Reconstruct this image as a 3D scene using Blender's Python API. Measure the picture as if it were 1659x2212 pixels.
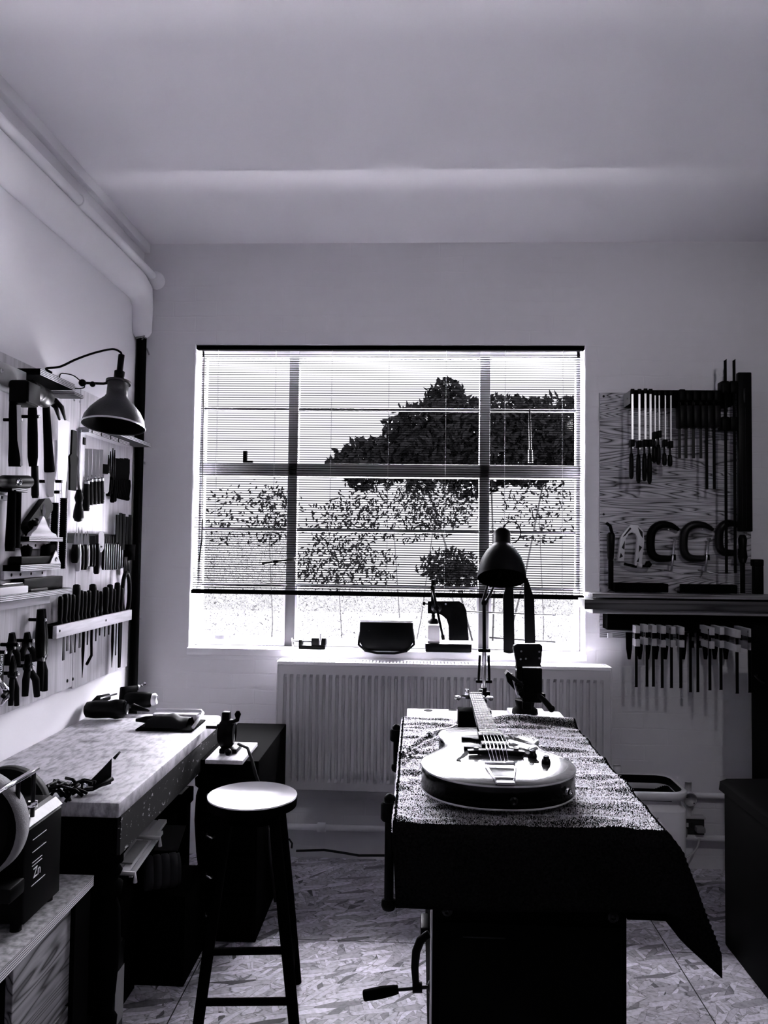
import bpy, bmesh, math, random
from mathutils import Vector, Matrix, noise
random.seed(7)
S = bpy.context.scene
for o in list(bpy.data.objects):
    bpy.data.objects.remove(o)

# ------------------------------------------------------------------ camera
W, HH, F = 1659.0, 2212.0, 1695.0
YAW, PITCH, ROLL = 0.0429, 0.0432, 0.0127
CAM = Vector((0.0, 0.0, 1.53))
fw = Vector((-math.sin(YAW) * math.cos(PITCH), math.cos(YAW) * math.cos(PITCH), math.sin(PITCH)))
rt = Vector((math.cos(YAW), math.sin(YAW), 0.0))
up = rt.cross(fw)
R_ = rt * math.cos(ROLL) + up * math.sin(ROLL)
U_ = up * math.cos(ROLL) - rt * math.sin(ROLL)
cd = bpy.data.cameras.new('camera')
cd.sensor_fit = 'VERTICAL'
cd.sensor_height = 36.0
cd.lens = 36.0 * F / HH
cd.clip_start, cd.clip_end = 0.05, 200
cam = bpy.data.objects.new('camera', cd)
S.collection.objects.link(cam)
M3 = Matrix((R_, U_, -fw)).transposed()
cam.matrix_world = Matrix.Translation(CAM) @ M3.to_4x4()
S.camera = cam

# ------------------------------------------------------------------ light
S.view_settings.view_transform = 'Standard'
S.view_settings.look = 'None'
S.view_settings.gamma = 1.0
S.view_settings.use_curve_mapping = False
S.view_settings.exposure = 0.25
try:
    S.cycles.use_denoising = True
    S.cycles.diffuse_bounces = 5
    S.cycles.transparent_max_bounces = 16
    S.cycles.sample_clamp_indirect = 60.0
except Exception:
    pass
PENDANT_W = 17.0
SKY_RAMP = ((-1.0, 280.0), (-0.45, 280.0), (-0.24, 4.0), (-0.17, 1.05), (0.20, 1.05), (0.27, 8.0), (0.38, 90.0), (1.0, 240.0))     # (sine of elevation, brightness): glow added below to light the ceiling, hazy horizon, bright overcast above
wd = bpy.data.worlds.new('overcast_sky')
S.world = wd
wd.use_nodes = True
bg = wd.node_tree.nodes['Background']
# overcast sky: hazy horizon, much brighter overhead
wn, wl = wd.node_tree.nodes, wd.node_tree.links
wtc = wn.new('ShaderNodeTexCoord'); wsx = wn.new('ShaderNodeSeparateXYZ'); wr = wn.new('ShaderNodeValToRGB')
wl.new(wtc.outputs['Generated'], wsx.inputs[0]); wma = wn.new('ShaderNodeMath'); wma.operation = 'MULTIPLY_ADD'; wma.inputs[1].default_value = wma.inputs[2].default_value = 0.5
wl.new(wsx.outputs['Z'], wma.inputs[0]); wl.new(wma.outputs[0], wr.inputs['Fac'])
while len(wr.color_ramp.elements) < len(SKY_RAMP): wr.color_ramp.elements.new(0.5)
for e, (p, v) in zip(wr.color_ramp.elements, SKY_RAMP):
    e.position = p * 0.5 + 0.5; v /= SKY_RAMP[-1][1]; e.color = (v * 0.955, v * 0.935, v, 1)
wl.new(wr.outputs['Color'], bg.inputs['Color'])
bg.inputs['Strength'].default_value = SKY_RAMP[-1][1]
pl = bpy.data.lights.new('window_daylight', 'AREA')     # daylight portal: guides sampling of the sky through the window
pl.shape = 'RECTANGLE'
pl.size, pl.size_y = 2.0, 1.56
pl.cycles.is_portal = True
po = bpy.data.objects.new('window_daylight', pl)
S.collection.objects.link(po)
po.location = (-0.155, 4.17, 1.775)
po.rotation_euler = (-math.pi / 2, 0, 0)

# ------------------------------------------------------------------ measuring helpers (real planes of the room)
D, XL, XR, ZC = 3.90, -1.411, 1.735, 3.06
def ray(px, py):
    return fw * F + R_ * (px - W / 2) - U_ * (py - HH / 2)
def B(px, py, Y=D):
    d = ray(px, py); return CAM + d * (Y / d.y)
def L(px, py, off=0.0):
    d = ray(px, py); return CAM + d * ((XL + off) / d.x)
def H(px, py, z):
    d = ray(px, py); return CAM + d * ((z - CAM.z) / d.z)
def V(*a): return Vector(a)

# ------------------------------------------------------------------ materials
def mat(name, c, rough=0.6, metal=0.0, spec=0.5, bump=None, sheen=0.0, coat=0.0):
    m = bpy.data.materials.new(name)
    m.use_nodes = True
    b = m.node_tree.nodes['Principled BSDF']
    if not isinstance(c, tuple): c = (c, c * 0.985, c * 1.03)
    b.inputs['Base Color'].default_value = (*c, 1)
    b.inputs['Roughness'].default_value = rough
    b.inputs['Metallic'].default_value = metal
    b.inputs['Specular IOR Level'].default_value = spec
    if sheen:
        b.inputs['Sheen Weight'].default_value = sheen
        b.inputs['Sheen Roughness'].default_value = 0.35
    if coat:
        b.inputs['Coat Weight'].default_value = coat
        b.inputs['Coat Roughness'].default_value = 0.05
    if bump:
        sc, st = bump
        n = m.node_tree.nodes; l = m.node_tree.links
        tx = n.new('ShaderNodeTexNoise'); tx.inputs['Scale'].default_value = sc; tx.inputs['Detail'].default_value = 6
        g = n.new('ShaderNodeNewGeometry'); l.new(g.outputs['Position'], tx.inputs['Vector'])
        bp = n.new('ShaderNodeBump'); bp.inputs['Strength'].default_value = st; bp.inputs['Distance'].default_value = 0.01
        l.new(tx.outputs['Fac'], bp.inputs['Height']); l.new(bp.outputs['Normal'], b.inputs['Normal'])
    return m
def nt(m): return m.node_tree.nodes, m.node_tree.links, m.node_tree.nodes['Principled BSDF']
def pos(m, scale=(1, 1, 1), rot=(0, 0, 0), loc=(0, 0, 0)):
    n, l, b = nt(m)
    g = n.new('ShaderNodeNewGeometry'); mp = n.new('ShaderNodeMapping')
    mp.inputs['Scale'].default_value = scale; mp.inputs['Rotation'].default_value = rot; mp.inputs['Location'].default_value = loc
    l.new(g.outputs['Position'], mp.inputs['Vector'])
    return mp.outputs['Vector']
def ramp(m, fac, stops):
    n, l, b = nt(m)
    r = n.new('ShaderNodeValToRGB')
    while len(r.color_ramp.elements) < len(stops): r.color_ramp.elements.new(0.5)
    for e, (p, c) in zip(r.color_ramp.elements, stops):
        e.position = p; e.color = (c, c * 0.985, c * 1.03, 1)
    l.new(fac, r.inputs['Fac'])
    return r.outputs['Color']
def tex(m, kind, vec, **kw):
    n, l, b = nt(m)
    t = n.new(kind)
    for k, v in kw.items():
        if k in t.inputs: t.inputs[k].default_value = v
        else: setattr(t, k, v)
    l.new(vec, t.inputs['Vector'])
    return t
def mix(m, kind, a, b_, f=1.0):
    n, l, b = nt(m)
    x = n.new('ShaderNodeMix'); x.data_type = 'RGBA'; x.blend_type = kind
    if isinstance(f, float): x.inputs[0].default_value = f
    else: l.new(f, x.inputs[0])
    for v, s in ((a, x.inputs[6]), (b_, x.inputs[7])):
        if isinstance(v, (int, float)): s.default_value = (v, v, v, 1)
        else: l.new(v, s)
    return x.outputs[2]
def bump(m, h, st=0.3, dist=0.01):
    n, l, b = nt(m)
    bp = n.new('ShaderNodeBump'); bp.inputs['Strength'].default_value = st; bp.inputs['Distance'].default_value = dist
    l.new(h, bp.inputs['Height']); l.new(bp.outputs['Normal'], b.inputs['Normal'])
def setcol(m, c):
    n, l, b = nt(m); l.new(c, b.inputs['Base Color'])

MT = {}
MT['ceiling'] = mat('ceiling_paint', 0.80, 0.9, spec=0.1, bump=(30, 0.08))
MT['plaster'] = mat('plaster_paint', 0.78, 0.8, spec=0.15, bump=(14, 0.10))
# painted brick of the window wall
m = mat('painted_brick', 0.74, 0.6, spec=0.3); n, l, b = nt(m)
g = n.new('ShaderNodeNewGeometry'); sx = n.new('ShaderNodeSeparateXYZ'); cx = n.new('ShaderNodeCombineXYZ')
l.new(g.outputs['Position'], sx.inputs[0]); l.new(sx.outputs['X'], cx.inputs['X']); l.new(sx.outputs['Z'], cx.inputs['Y'])
nd = tex(m, 'ShaderNodeTexNoise', pos(m), Scale=5.0, Detail=4.0); va = n.new('ShaderNodeVectorMath'); va.operation = 'MULTIPLY_ADD'
l.new(nd.outputs['Color'], va.inputs[0]); va.inputs[1].default_value = (.03, .03, 0); l.new(cx.outputs[0], va.inputs[2])
br = n.new('ShaderNodeTexBrick'); l.new(va.outputs[0], br.inputs['Vector'])
br.inputs['Scale'].default_value = 1.0; br.inputs['Brick Width'].default_value = 0.225; br.inputs['Row Height'].default_value = 0.075
br.inputs['Mortar Size'].default_value = 0.005; br.inputs['Mortar Smooth'].default_value = 0.7
br.inputs['Color1'].default_value = (1, 1, 1, 1); br.inputs['Color2'].default_value = (.9, .9, .9, 1); br.inputs['Mortar'].default_value = (.0, .0, .0, 1)
nz = tex(m, 'ShaderNodeTexNoise', pos(m), Scale=9.0, Detail=8.0)
nz2 = tex(m, 'ShaderNodeTexNoise', pos(m), Scale=2.0, Detail=2.0)
h = mix(m, 'MULTIPLY', br.outputs['Color'], ramp(m, nz2.outputs['Fac'], [(0.42, 1.0), (0.62, 0.0)]), 0.75)
h = mix(m, 'ADD', mix(m, 'MIX', br.outputs['Color'], 1.0, ramp(m, nz2.outputs['Fac'], [(0.35, 1.0), (0.6, 0.45)])), nz.outputs['Fac'], 0.8)
bump(m, h, 0.30, 0.006)
MT['brick'] = m
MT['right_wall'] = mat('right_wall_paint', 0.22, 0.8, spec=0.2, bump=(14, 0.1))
MT['back_room'] = mat('rear_room_lining', 0.05, 0.9, spec=0.1)
# OSB floor
m = mat('strand_board', 0.4, 0.55, spec=0.35); n, l, b = nt(m)
cols = []; edges = []
for k, (a, sc) in enumerate(((0.4, 9), (1.25, 10), (2.2, 9.5), (2.85, 8))):
    mp2 = n.new('ShaderNodeMapping'); mp2.inputs['Scale'].default_value = (sc * 1.0, sc * 5.2, 1)
    l.new(pos(m, (1, 1, 1), (0, 0, a), (k * 3.3, k * 1.7, 0)), mp2.inputs['Vector']); v = mp2.outputs['Vector']
    vn = tex(m, 'ShaderNodeTexNoise', v, Scale=0.6, Detail=2.0)
    vv = n.new('ShaderNodeVectorMath'); vv.operation = 'MULTIPLY_ADD'
    l.new(vn.outputs['Color'], vv.inputs[0]); vv.inputs[1].default_value = (.7, .7, 0); l.new(v, vv.inputs[2])
    vo = tex(m, 'ShaderNodeTexVoronoi', vv.outputs[0], Scale=1.0, voronoi_dimensions='2D')
    bw = n.new('ShaderNodeSeparateColor'); l.new(vo.outputs['Color'], bw.inputs[0])
    ve = tex(m, 'ShaderNodeTexVoronoi', vv.outputs[0], Scale=1.0, voronoi_dimensions='2D', feature='DISTANCE_TO_EDGE')
    cols.append((bw.outputs[0], bw.outputs[1])); edges.append(ramp(m, ve.outputs['Distance'], [(0.0, 0.08), (0.06, 1.0)]))
cur = ramp(m, cols[0][0], [(0, .42), (1, .80)]); cur = mix(m, 'MULTIPLY', cur, edges[0], 0.8)
for k in (1, 2, 3):
    c = ramp(m, cols[k][0], [(0, .05), (.18, .42), (1, .90)]); c = mix(m, 'MULTIPLY', c, edges[k], 0.8)
    cur = mix(m, 'MIX', cur, c, ramp(m, cols[k][1], [(0.60, 0.0), (0.62, 1.0)]))
fine = tex(m, 'ShaderNodeTexNoise', pos(m, (60, 60, 1)), Scale=1.0, Detail=5.0)
cur = mix(m, 'MULTIPLY', cur, ramp(m, fine.outputs['Fac'], [(0.3, .55), (0.55, 1.0)]), 0.8)
# board seams
bk = n.new('ShaderNodeTexBrick'); l.new(pos(m, (1, 1, 1), (0, 0, math.pi / 2), (3.1, -.1, 0)), bk.inputs['Vector'])
bk.inputs['Scale'].default_value = 1.0; bk.inputs['Brick Width'].default_value = 2.4; bk.inputs['Row Height'].default_value = 0.88
bk.inputs['Mortar Size'].default_value = 0.0022
bk.inputs['Color1'].default_value = bk.inputs['Color2'].default_value = (1, 1, 1, 1); bk.inputs['Mortar'].default_value = (.02, .02, .02, 1)
cur = mix(m, 'MULTIPLY', cur, bk.outputs['Color'], 1.0)
setcol(m, cur); bump(m, cur, 0.25, 0.004)
MT['osb'] = m
# wood with long grain along an axis
def wood(name, dark, light, axis='z', scale=18, dist=6.0, rough=0.55, stretch=0.07, bumpst=0.1, spec=0.3, dens=1.0):
    m = mat(name, light, rough, spec=spec)
    s = [1, 1, 1]; s['xyz'.index(axis)] = stretch
    v = pos(m, tuple(s))
    nz = tex(m, 'ShaderNodeTexNoise', v, Scale=scale * 0.22, Detail=3.0, Distortion=0.4)
    mu = m.node_tree.nodes.new('ShaderNodeMath'); mu.operation = 'MULTIPLY'; mu.inputs[1].default_value = dist * dens
    m.node_tree.links.new(nz.outputs['Fac'], mu.inputs[0])
    fr = m.node_tree.nodes.new('ShaderNodeMath'); fr.operation = 'PINGPONG'; fr.inputs[1].default_value = 0.5
    m.node_tree.links.new(mu.outputs[0], fr.inputs[0])
    c = ramp(m, fr.outputs[0], [(0.0, dark), (0.18, dark * .35 + light * .65), (0.5, light)])
    f2 = tex(m, 'ShaderNodeTexNoise', v, Scale=scale * 4, Detail=4.0)
    c = mix(m, 'MULTIPLY', c, ramp(m, f2.outputs['Fac'], [(0.3, .6), (0.6, 1.0)]), 0.6)
    setcol(m, c); bump(m, c, bumpst, 0.003)
    return m
MT['pine'] = wood('pine_board', 0.012, 0.27, 'y', 26, 36.0, stretch=0.09)
MT['panel_ply'] = wood('birch_plywood', 0.42, 0.56, 'z', 20, 5.0, stretch=0.05)
MT['fir_ply'] = wood('fir_plywood', 0.02, 0.60, 'x', 22, 56.0, stretch=0.075)
MT['pale_wood'] = wood('pale_wood', 0.40, 0.68, 'y', 22, 4.0)
MT['pale_plank'] = wood('pale_plank', 0.50, 0.78, 'y', 22, 3.0)
MT['dark_plank'] = wood('dark_plank', 0.012, 0.09, 'x', 30, 9.0, stretch=0.06)
MT['rail_wood'] = wood('rail_wood', 0.05, 0.35, 'x', 30, 9.0, stretch=0.06)
MT['mid_wood'] = mat('mid_wood', 0.22, 0.5, bump=(60, .1))
MT['jaw_wood'] = mat('jaw_wood', 0.42, 0.6, bump=(80, .1))
# layered plywood edge
m = mat('plywood_edge', 0.5, 0.7, spec=0.2); n, l, b = nt(m)
wv = tex(m, 'ShaderNodeTexWave', pos(m), Scale=55.0, Distortion=1.2, Detail=2.0, bands_direction='Z')
setcol(m, ramp(m, wv.outputs['Fac'], [(0.25, .06), (0.5, .62)])); MT['ply_edge'] = m
# worn bench top
m = mat('worn_bench_top', 0.45, 0.55, spec=0.4); n, l, b = nt(m)
a = tex(m, 'ShaderNodeTexNoise', pos(m), Scale=9.0, Detail=9.0, Roughness=0.65)
c = tex(m, 'ShaderNodeTexNoise', pos(m, (3, 1, 1)), Scale=22.0, Detail=6.0)
cc = mix(m, 'MULTIPLY', ramp(m, a.outputs['Fac'], [(0.33, .14), (0.44, .42), (0.62, .56)]), ramp(m, c.outputs['Fac'], [(0.35, .45), (0.55, 1.0)]), 0.8)
setcol(m, cc); bump(m, cc, 0.35, 0.004); MT['bench_top'] = m
# chipped dark paint
m = mat('chipped_dark_paint', 0.01, 0.6, spec=0.2); n, l, b = nt(m)
a = tex(m, 'ShaderNodeTexNoise', pos(m, (1, 1, 1.6)), Scale=38.0, Detail=6.0, Roughness=0.7)
setcol(m, ramp(m, a.outputs['Fac'], [(0.61, .006), (0.64, .42)])); MT['chipped'] = m
# shelf melamine / felt top
m = mat('grey_board_top', 0.35, 0.7, spec=0.2); n, l, b = nt(m)
a = tex(m, 'ShaderNodeTexNoise', pos(m), Scale=60.0, Detail=8.0)
setcol(m, ramp(m, a.outputs['Fac'], [(0.35, .13), (0.65, .33)])); MT['grey_top'] = m
MT['black'] = mat('black_paint', 0.0012, 0.6, spec=0.02)
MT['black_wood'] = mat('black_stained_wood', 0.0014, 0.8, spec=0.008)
MT['black_plastic'] = mat('black_plastic', 0.0016, 0.38, spec=0.08)
MT['black_metal'] = mat('black_iron', 0.0015, 0.45, spec=0.05)
MT['rubber'] = mat('black_rubber', 0.002, 0.8, spec=0.08)
MT['dark_steel'] = mat('dark_steel', 0.016, 0.38, metal=0.9)
MT['steel'] = mat('bright_steel', 0.62, 0.28, metal=1.0)
MT['chrome'] = mat('chrome', 0.8, 0.12, metal=1.0)
MT['alu'] = mat('cast_aluminium', 0.60, 0.5, metal=0.3)
MT['white'] = mat('white_paint', 0.80, 0.45)
MT['white_gloss'] = mat('white_gloss', 0.72, 0.25)
MT['grey_white'] = mat('radiator_enamel', 0.52, 0.4, spec=0.4)
MT['slot_dark'] = mat('slot_shadow', 0.02, 0.8, spec=0.1)
MT['brass'] = mat('dull_zinc', 0.35, 0.35, metal=0.9)
MT['shade_metal'] = mat('brushed_steel_shade', 0.05, 0.42, metal=0.95, bump=(200, .15))
MT['stone'] = mat('grindstone', 0.17, 0.85, bump=(300, .3))
MT['leather'] = mat('leather', 0.004, 0.6, spec=0.12)
MT['frame_paint'] = mat('grey_window_paint', 0.10, 0.7, spec=0.05)
MT['slat'] = mat('dark_blind_slat', 0.0008, 0.7, spec=0.0)
MT['cord'] = mat('pale_cord', 0.2, 0.8)
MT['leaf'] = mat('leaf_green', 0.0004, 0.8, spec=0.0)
MT['leaf_pale'] = mat('pale_leaf', 0.10, 0.7, spec=0.05)
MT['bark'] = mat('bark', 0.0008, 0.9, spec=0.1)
MT['paving'] = mat('pale_paving', 0.55, 0.9, spec=0.1, bump=(8, .2))
MT['lawn'] = mat('mown_lawn', 0.012, 0.9, spec=0.0, bump=(20, .2))
MT['cardboard'] = mat('cardboard', 0.03, 0.8, spec=0.1)
MT['paper'] = mat('paper', 0.6, 0.8)
MT['stool_seat'] = mat('lacquered_seat', 0.86, 0.32, spec=0.9, coat=0.5)
MT['guitar'] = mat('dark_lacquer', 0.05, 0.22, spec=0.6, coat=1.0)
MT['guitar_side'] = mat('dark_lacquer_side', 0.002, 0.2, spec=0.15)
MT['ebony'] = mat('ebony', 0.004, 0.4, spec=0.2)
MT['ivory'] = mat('ivory_plastic', 0.55, 0.35)
MT['clear_guard'] = mat('glossy_guard', 0.08, 0.08, spec=0.8, coat=1.0)
# towelling
m = mat('charcoal_towelling', 0.01, 0.95, spec=0.0); n, l, b = nt(m)
a = tex(m, 'ShaderNodeTexNoise', pos(m), Scale=170.0, Detail=6.0, Roughness=0.8)
c = tex(m, 'ShaderNodeTexNoise', pos(m, (1, 2.2, 1)), Scale=26.0, Detail=4.0)
setcol(m, ramp(m, a.outputs['Fac'], [(0.35, .002), (0.65, .014)]))
bump(m, mix(m, 'ADD', a.outputs['Fac'], c.outputs['Fac'], 0.8), 1.0, 0.012); MT['towel'] = m
m = bpy.data.materials.new('terry_loops'); m.use_nodes = True; n, l = m.node_tree.nodes, m.node_tree.links
df = n['Principled BSDF']; df.inputs['Base Color'].default_value = (.02, .0195, .0205, 1); df.inputs['Roughness'].default_value = .9; df.inputs['Specular IOR Level'].default_value = .05
tl = n.new('ShaderNodeBsdfTranslucent'); tl.inputs['Color'].default_value = (.80, .78, .82, 1); ad = n.new('ShaderNodeAddShader')
l.new(df.outputs[0], ad.inputs[0]); l.new(tl.outputs[0], ad.inputs[1]); l.new(ad.outputs[0], n['Material Output'].inputs[0]); MT['terry'] = m
# window glass
def glass(name, pattern):
    m = bpy.data.materials.new(name); m.use_nodes = True
    n, l = m.node_tree.nodes, m.node_tree.links
    for x in list(n): n.remove(x)
    out = n.new('ShaderNodeOutputMaterial'); tr = n.new('ShaderNodeBsdfTransparent'); gl = n.new('ShaderNodeBsdfGlossy'); mx = n.new('ShaderNodeMixShader')
    gl.inputs['Roughness'].default_value = 0.03; mx.inputs[0].default_value = 0.003
    tr.inputs['Color'].default_value = (.96, .96, .97, 1)
    l.new(mx.outputs[0], out.inputs[0]); l.new(tr.outputs[0], mx.inputs[1]); l.new(gl.outputs[0], mx.inputs[2])
    if pattern:      # rolled obscured glass: raised worm pattern with dull ridges
        g = n.new('ShaderNodeNewGeometry'); t = n.new('ShaderNodeTexNoise'); t.inputs['Scale'].default_value = 62.0; t.inputs['Detail'].default_value = 1.0
        t.inputs['Distortion'].default_value = 1.2
        l.new(g.outputs['Position'], t.inputs['Vector'])
        r = n.new('ShaderNodeValToRGB'); e = r.color_ramp.elements
        e[0].position = 0.475; e[0].color = (.97, .97, .98, 1); e[1].position = 0.525; e[1].color = (.97, .97, .98, 1)
        x = e.new(0.5); x.color = (.022, .022, .024, 1)
        l.new(t.outputs['Fac'], r.inputs['Fac']); l.new(r.outputs['Color'], tr.inputs['Color'])
    return m
MT['glass'] = glass('clear_glass', False)
MT['glass_pat'] = glass('obscured_glass', True)

# ------------------------------------------------------------------ mesh helpers
class MB:
    def __init__(s): s.bm = bmesh.new()
    def box(s, c, d, rot=None, bev=0.0, seg=2):
        r = bmesh.ops.create_cube(s.bm, size=1.0)
        vs = r['verts']
        M = Matrix.Translation(Vector(c)) @ (rot.to_4x4() if rot else Matrix.Identity(4)) @ Matrix.Diagonal((*d, 1))
        bmesh.ops.transform(s.bm, matrix=M, verts=vs)
        if bev:
            es = list({e for v in vs for e in v.link_edges})
            bmesh.ops.bevel(s.bm, geom=es, offset=bev, segments=seg, affect='EDGES', profile=0.5)
        return s
    def mm(s, a, b, bev=0.0):
        a, b = Vector(a), Vector(b)
        lo = Vector(map(min, a, b)); hi = Vector(map(max, a, b))
        return s.box((lo + hi) / 2, hi - lo, None, bev)
    def lathe(s, p0, p1, prof, seg=16, caps=True):
        p0, p1 = Vector(p0), Vector(p1); ax = p1 - p0; z = ax.normalized()
        x = z.orthogonal().normalized(); y = z.cross(x)
        rings = []
        for t, r in prof:
            c = p0 + ax * t
            if r < 1e-6: rings.append([s.bm.verts.new(c)])
            else: rings.append([s.bm.verts.new(c + (x * math.cos(2 * math.pi * k / seg) + y * math.sin(2 * math.pi * k / seg)) * r) for k in range(seg)])
        for a, b in zip(rings, rings[1:]):
            for k in range(seg):
                j = (k + 1) % seg
                if len(a) == 1 and len(b) == 1: continue
                if len(a) == 1: s.bm.faces.new((a[0], b[k], b[j]))
                elif len(b) == 1: s.bm.faces.new((a[k], b[0], a[j]))
                else: s.bm.faces.new((a[k], b[k], b[j], a[j]))
        for rg, fl in ((rings[0], False), (rings[-1], True)):
            if len(rg) > 2 and caps:
                s.bm.faces.new(rg if fl else rg[::-1])
        return s
    def cyl(s, p0, p1, r, seg=16): return s.lathe(p0, p1, [(0, r), (1, r)], seg)
    def tube(s, pts, r, seg=8, flat=1.0):
        pts = [Vector(p) for p in pts]; n = len(pts); prev = None; x = None
        for i, p in enumerate(pts):
            d = (pts[min(i + 1, n - 1)] - pts[max(i - 1, 0)]).normalized()
            if x is None: x = d.orthogonal().normalized()
            else: x = (x - d * x.dot(d)).normalized()
            y = d.cross(x); rr = r[i] if isinstance(r, (list, tuple)) else r
            ring = [s.bm.verts.new(p + (x * math.cos(2 * math.pi * k / seg) + y * flat * math.sin(2 * math.pi * k / seg)) * rr) for k in range(seg)]
            if prev:
                for k in range(seg):
                    j = (k + 1) % seg; s.bm.faces.new((prev[k], prev[j], ring[j], ring[k]))
            else: s.bm.faces.new(ring[::-1])
            prev = ring
        s.bm.faces.new(prev); return s
    def prism(s, pts, ext, bev=0.0):
        ext = Vector(ext)
        a = [s.bm.verts.new(Vector(p)) for p in pts]; b = [s.bm.verts.new(Vector(p) + ext) for p in pts]; n = len(a)
        fs = [s.bm.faces.new(a[::-1]), s.bm.faces.new(b)]
        for k in range(n):
            j = (k + 1) % n; fs.append(s.bm.faces.new((a[k], a[j], b[j], b[k])))
        bmesh.ops.recalc_face_normals(s.bm, faces=fs)
        if bev:
            es = [e for e in fs[0].edges] + [e for e in fs[1].edges]
            bmesh.ops.bevel(s.bm, geom=es, offset=bev, segments=2, affect='EDGES', profile=0.5)
        return s
    def ell(s, c, r, u=16, v=10):
        rr = bmesh.ops.create_uvsphere(s.bm, u_segments=u, v_segments=v, radius=1.0)
        if not isinstance(r, (tuple, list, Vector)): r = (r, r, r)
        bmesh.ops.transform(s.bm, matrix=Matrix.Translation(Vector(c)) @ Matrix.Diagonal((*r, 1)), verts=rr['verts']); return s
    def grid(s, fn, nu, nv):
        vs = [[s.bm.verts.new(fn(i / nu, j / nv)) for j in range(nv + 1)] for i in range(nu + 1)]
        for i in range(nu):
            for j in range(nv): s.bm.faces.new((vs[i][j], vs[i + 1][j], vs[i + 1][j + 1], vs[i][j + 1]))
        return s
    def blade(s, p0, p1, ws, nrm, th):
        """flat blade from p0 to p1, ws = [(t, width)], thickness th along nrm"""
        p0, p1, nrm = Vector(p0), Vector(p1), Vector(nrm).normalized()
        side = (p1 - p0).normalized().cross(nrm)
        a = [p0 + (p1 - p0) * t + side * w / 2 for t, w in ws]; b = [p0 + (p1 - p0) * t - side * w / 2 for t, w in reversed(ws)]
        out = []
        for q in a + b:
            if not out or (q - out[-1]).length > 1e-6: out.append(q)
        if (out[0] - out[-1]).length < 1e-6: out.pop()
        return s.prism([q - nrm * th / 2 for q in out], nrm * th)
    def build(s, name, material, parent=None, smooth=True):
        off = Vector()
        p = parent
        while p: off += p.location; p = p.parent
        for f in s.bm.faces: f.smooth = smooth
        if smooth:
            for e in s.bm.edges:
                if len(e.link_faces) == 2 and e.calc_face_angle(0.0) > 0.62: e.smooth = False
        bmesh.ops.translate(s.bm, verts=s.bm.verts, vec=-off)
        me = bpy.data.meshes.new(name); s.bm.to_mesh(me); s.bm.free()
        me.materials.append(MT[material] if isinstance(material, str) else material)
        o = bpy.data.objects.new(name, me); S.collection.objects.link(o)
        if parent: o.parent = parent
        return o
def smooth(pts, n_=6):
    P = [Vector(p) for p in pts]; out = []
    for i in range(len(P) - 1):
        p0, p1, p2, p3 = P[max(0, i - 1)], P[i], P[i + 1], P[min(len(P) - 1, i + 2)]
        for k in range(n_):
            tt = k / n_; out.append(.5 * (2 * p1 + (p2 - p0) * tt + (2 * p0 - 5 * p1 + 4 * p2 - p3) * tt ** 2 + (3 * p1 - p0 - 3 * p2 + p3) * tt ** 3))
    return out + [P[-1]]
def thing(name, label, cat, loc, group=None):
    o = bpy.data.objects.new(name, None); S.collection.objects.link(o)
    o.empty_display_size = 0.05; o.location = Vector(loc)
    return tag(o, label, cat, group)
def tag(o, label, cat, group=None):
    o['label'] = label; o['category'] = cat
    if group: o['group'] = group
    return o
def struct(o):
    o['kind'] = 'structure'; return o
def dup(root, loc, label=None, group=None):
    r = root.copy(); S.collection.objects.link(r); r.location = Vector(loc)
    if label: r['label'] = label
    if group: r['group'] = group
    for ch in list(root.children):
        c = ch.copy(); S.collection.objects.link(c); c.parent = r
        for g_ in list(ch.children):
            q = g_.copy(); S.collection.objects.link(q); q.parent = c
    return r
def text(name, s, size, M, material, parent, ext=0.0006):
    cu = bpy.data.curves.new(name, 'FONT'); cu.body = s; cu.size = size; cu.extrude = ext
    cu.materials.append(MT[material])
    o = bpy.data.objects.new(name, cu); S.collection.objects.link(o)
    bpy.context.view_layer.update()
    me = bpy.data.meshes.new_from_object(o.evaluated_get(bpy.context.evaluated_depsgraph_get()))
    bpy.data.objects.remove(o); me.materials.clear(); me.materials.append(MT[material])
    o = bpy.data.objects.new(name, me); S.collection.objects.link(o)
    off = Vector(); p = parent
    while p: off += p.location; p = p.parent
    M = Matrix.Translation(-off) @ M
    o.parent = parent; o.matrix_local = M
    return o
ORD = ['first', 'second', 'third', 'fourth', 'fifth', 'sixth', 'seventh', 'eighth', 'ninth', 'tenth', 'eleventh', 'twelfth', 'thirteenth', 'fourteenth', 'fifteenth', 'sixteenth']

# ================================================================== the room
Y0 = -1.6
struct(MB().mm((XL - .2, Y0, -.1), (XR + .2, D + .3, 0)).build('floor', 'osb', smooth=False))
struct(MB().mm((XL - .2, Y0, ZC), (XR + .2, D + .3, ZC + .15)).build('ceiling', 'ceiling', smooth=False))
struct(MB().mm((XL - .2, Y0, 0), (XL, D + .3, ZC)).build('wall_left', 'plaster', smooth=False))
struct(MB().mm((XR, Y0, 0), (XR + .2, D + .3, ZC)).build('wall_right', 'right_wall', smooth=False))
struct(MB().mm((XL - .2, Y0 - .2, 0), (XR + .2, Y0, ZC)).build('wall_front', 'back_room', smooth=False))
WX0, WX1, WZ0, WZ1 = -1.137, .826, 1.012, 2.540
w = MB()
w.mm((XL - .2, D, 0), (WX0, D + .26, ZC)); w.mm((WX1, D, 0), (XR + .2, D + .26, ZC))
w.mm((WX0, D, 0), (WX1, D + .26, WZ0 - .03)); w.mm((WX0, D, WZ1), (WX1, D + .26, ZC))
struct(w.build('wall_back', 'brick', smooth=False))
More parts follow.
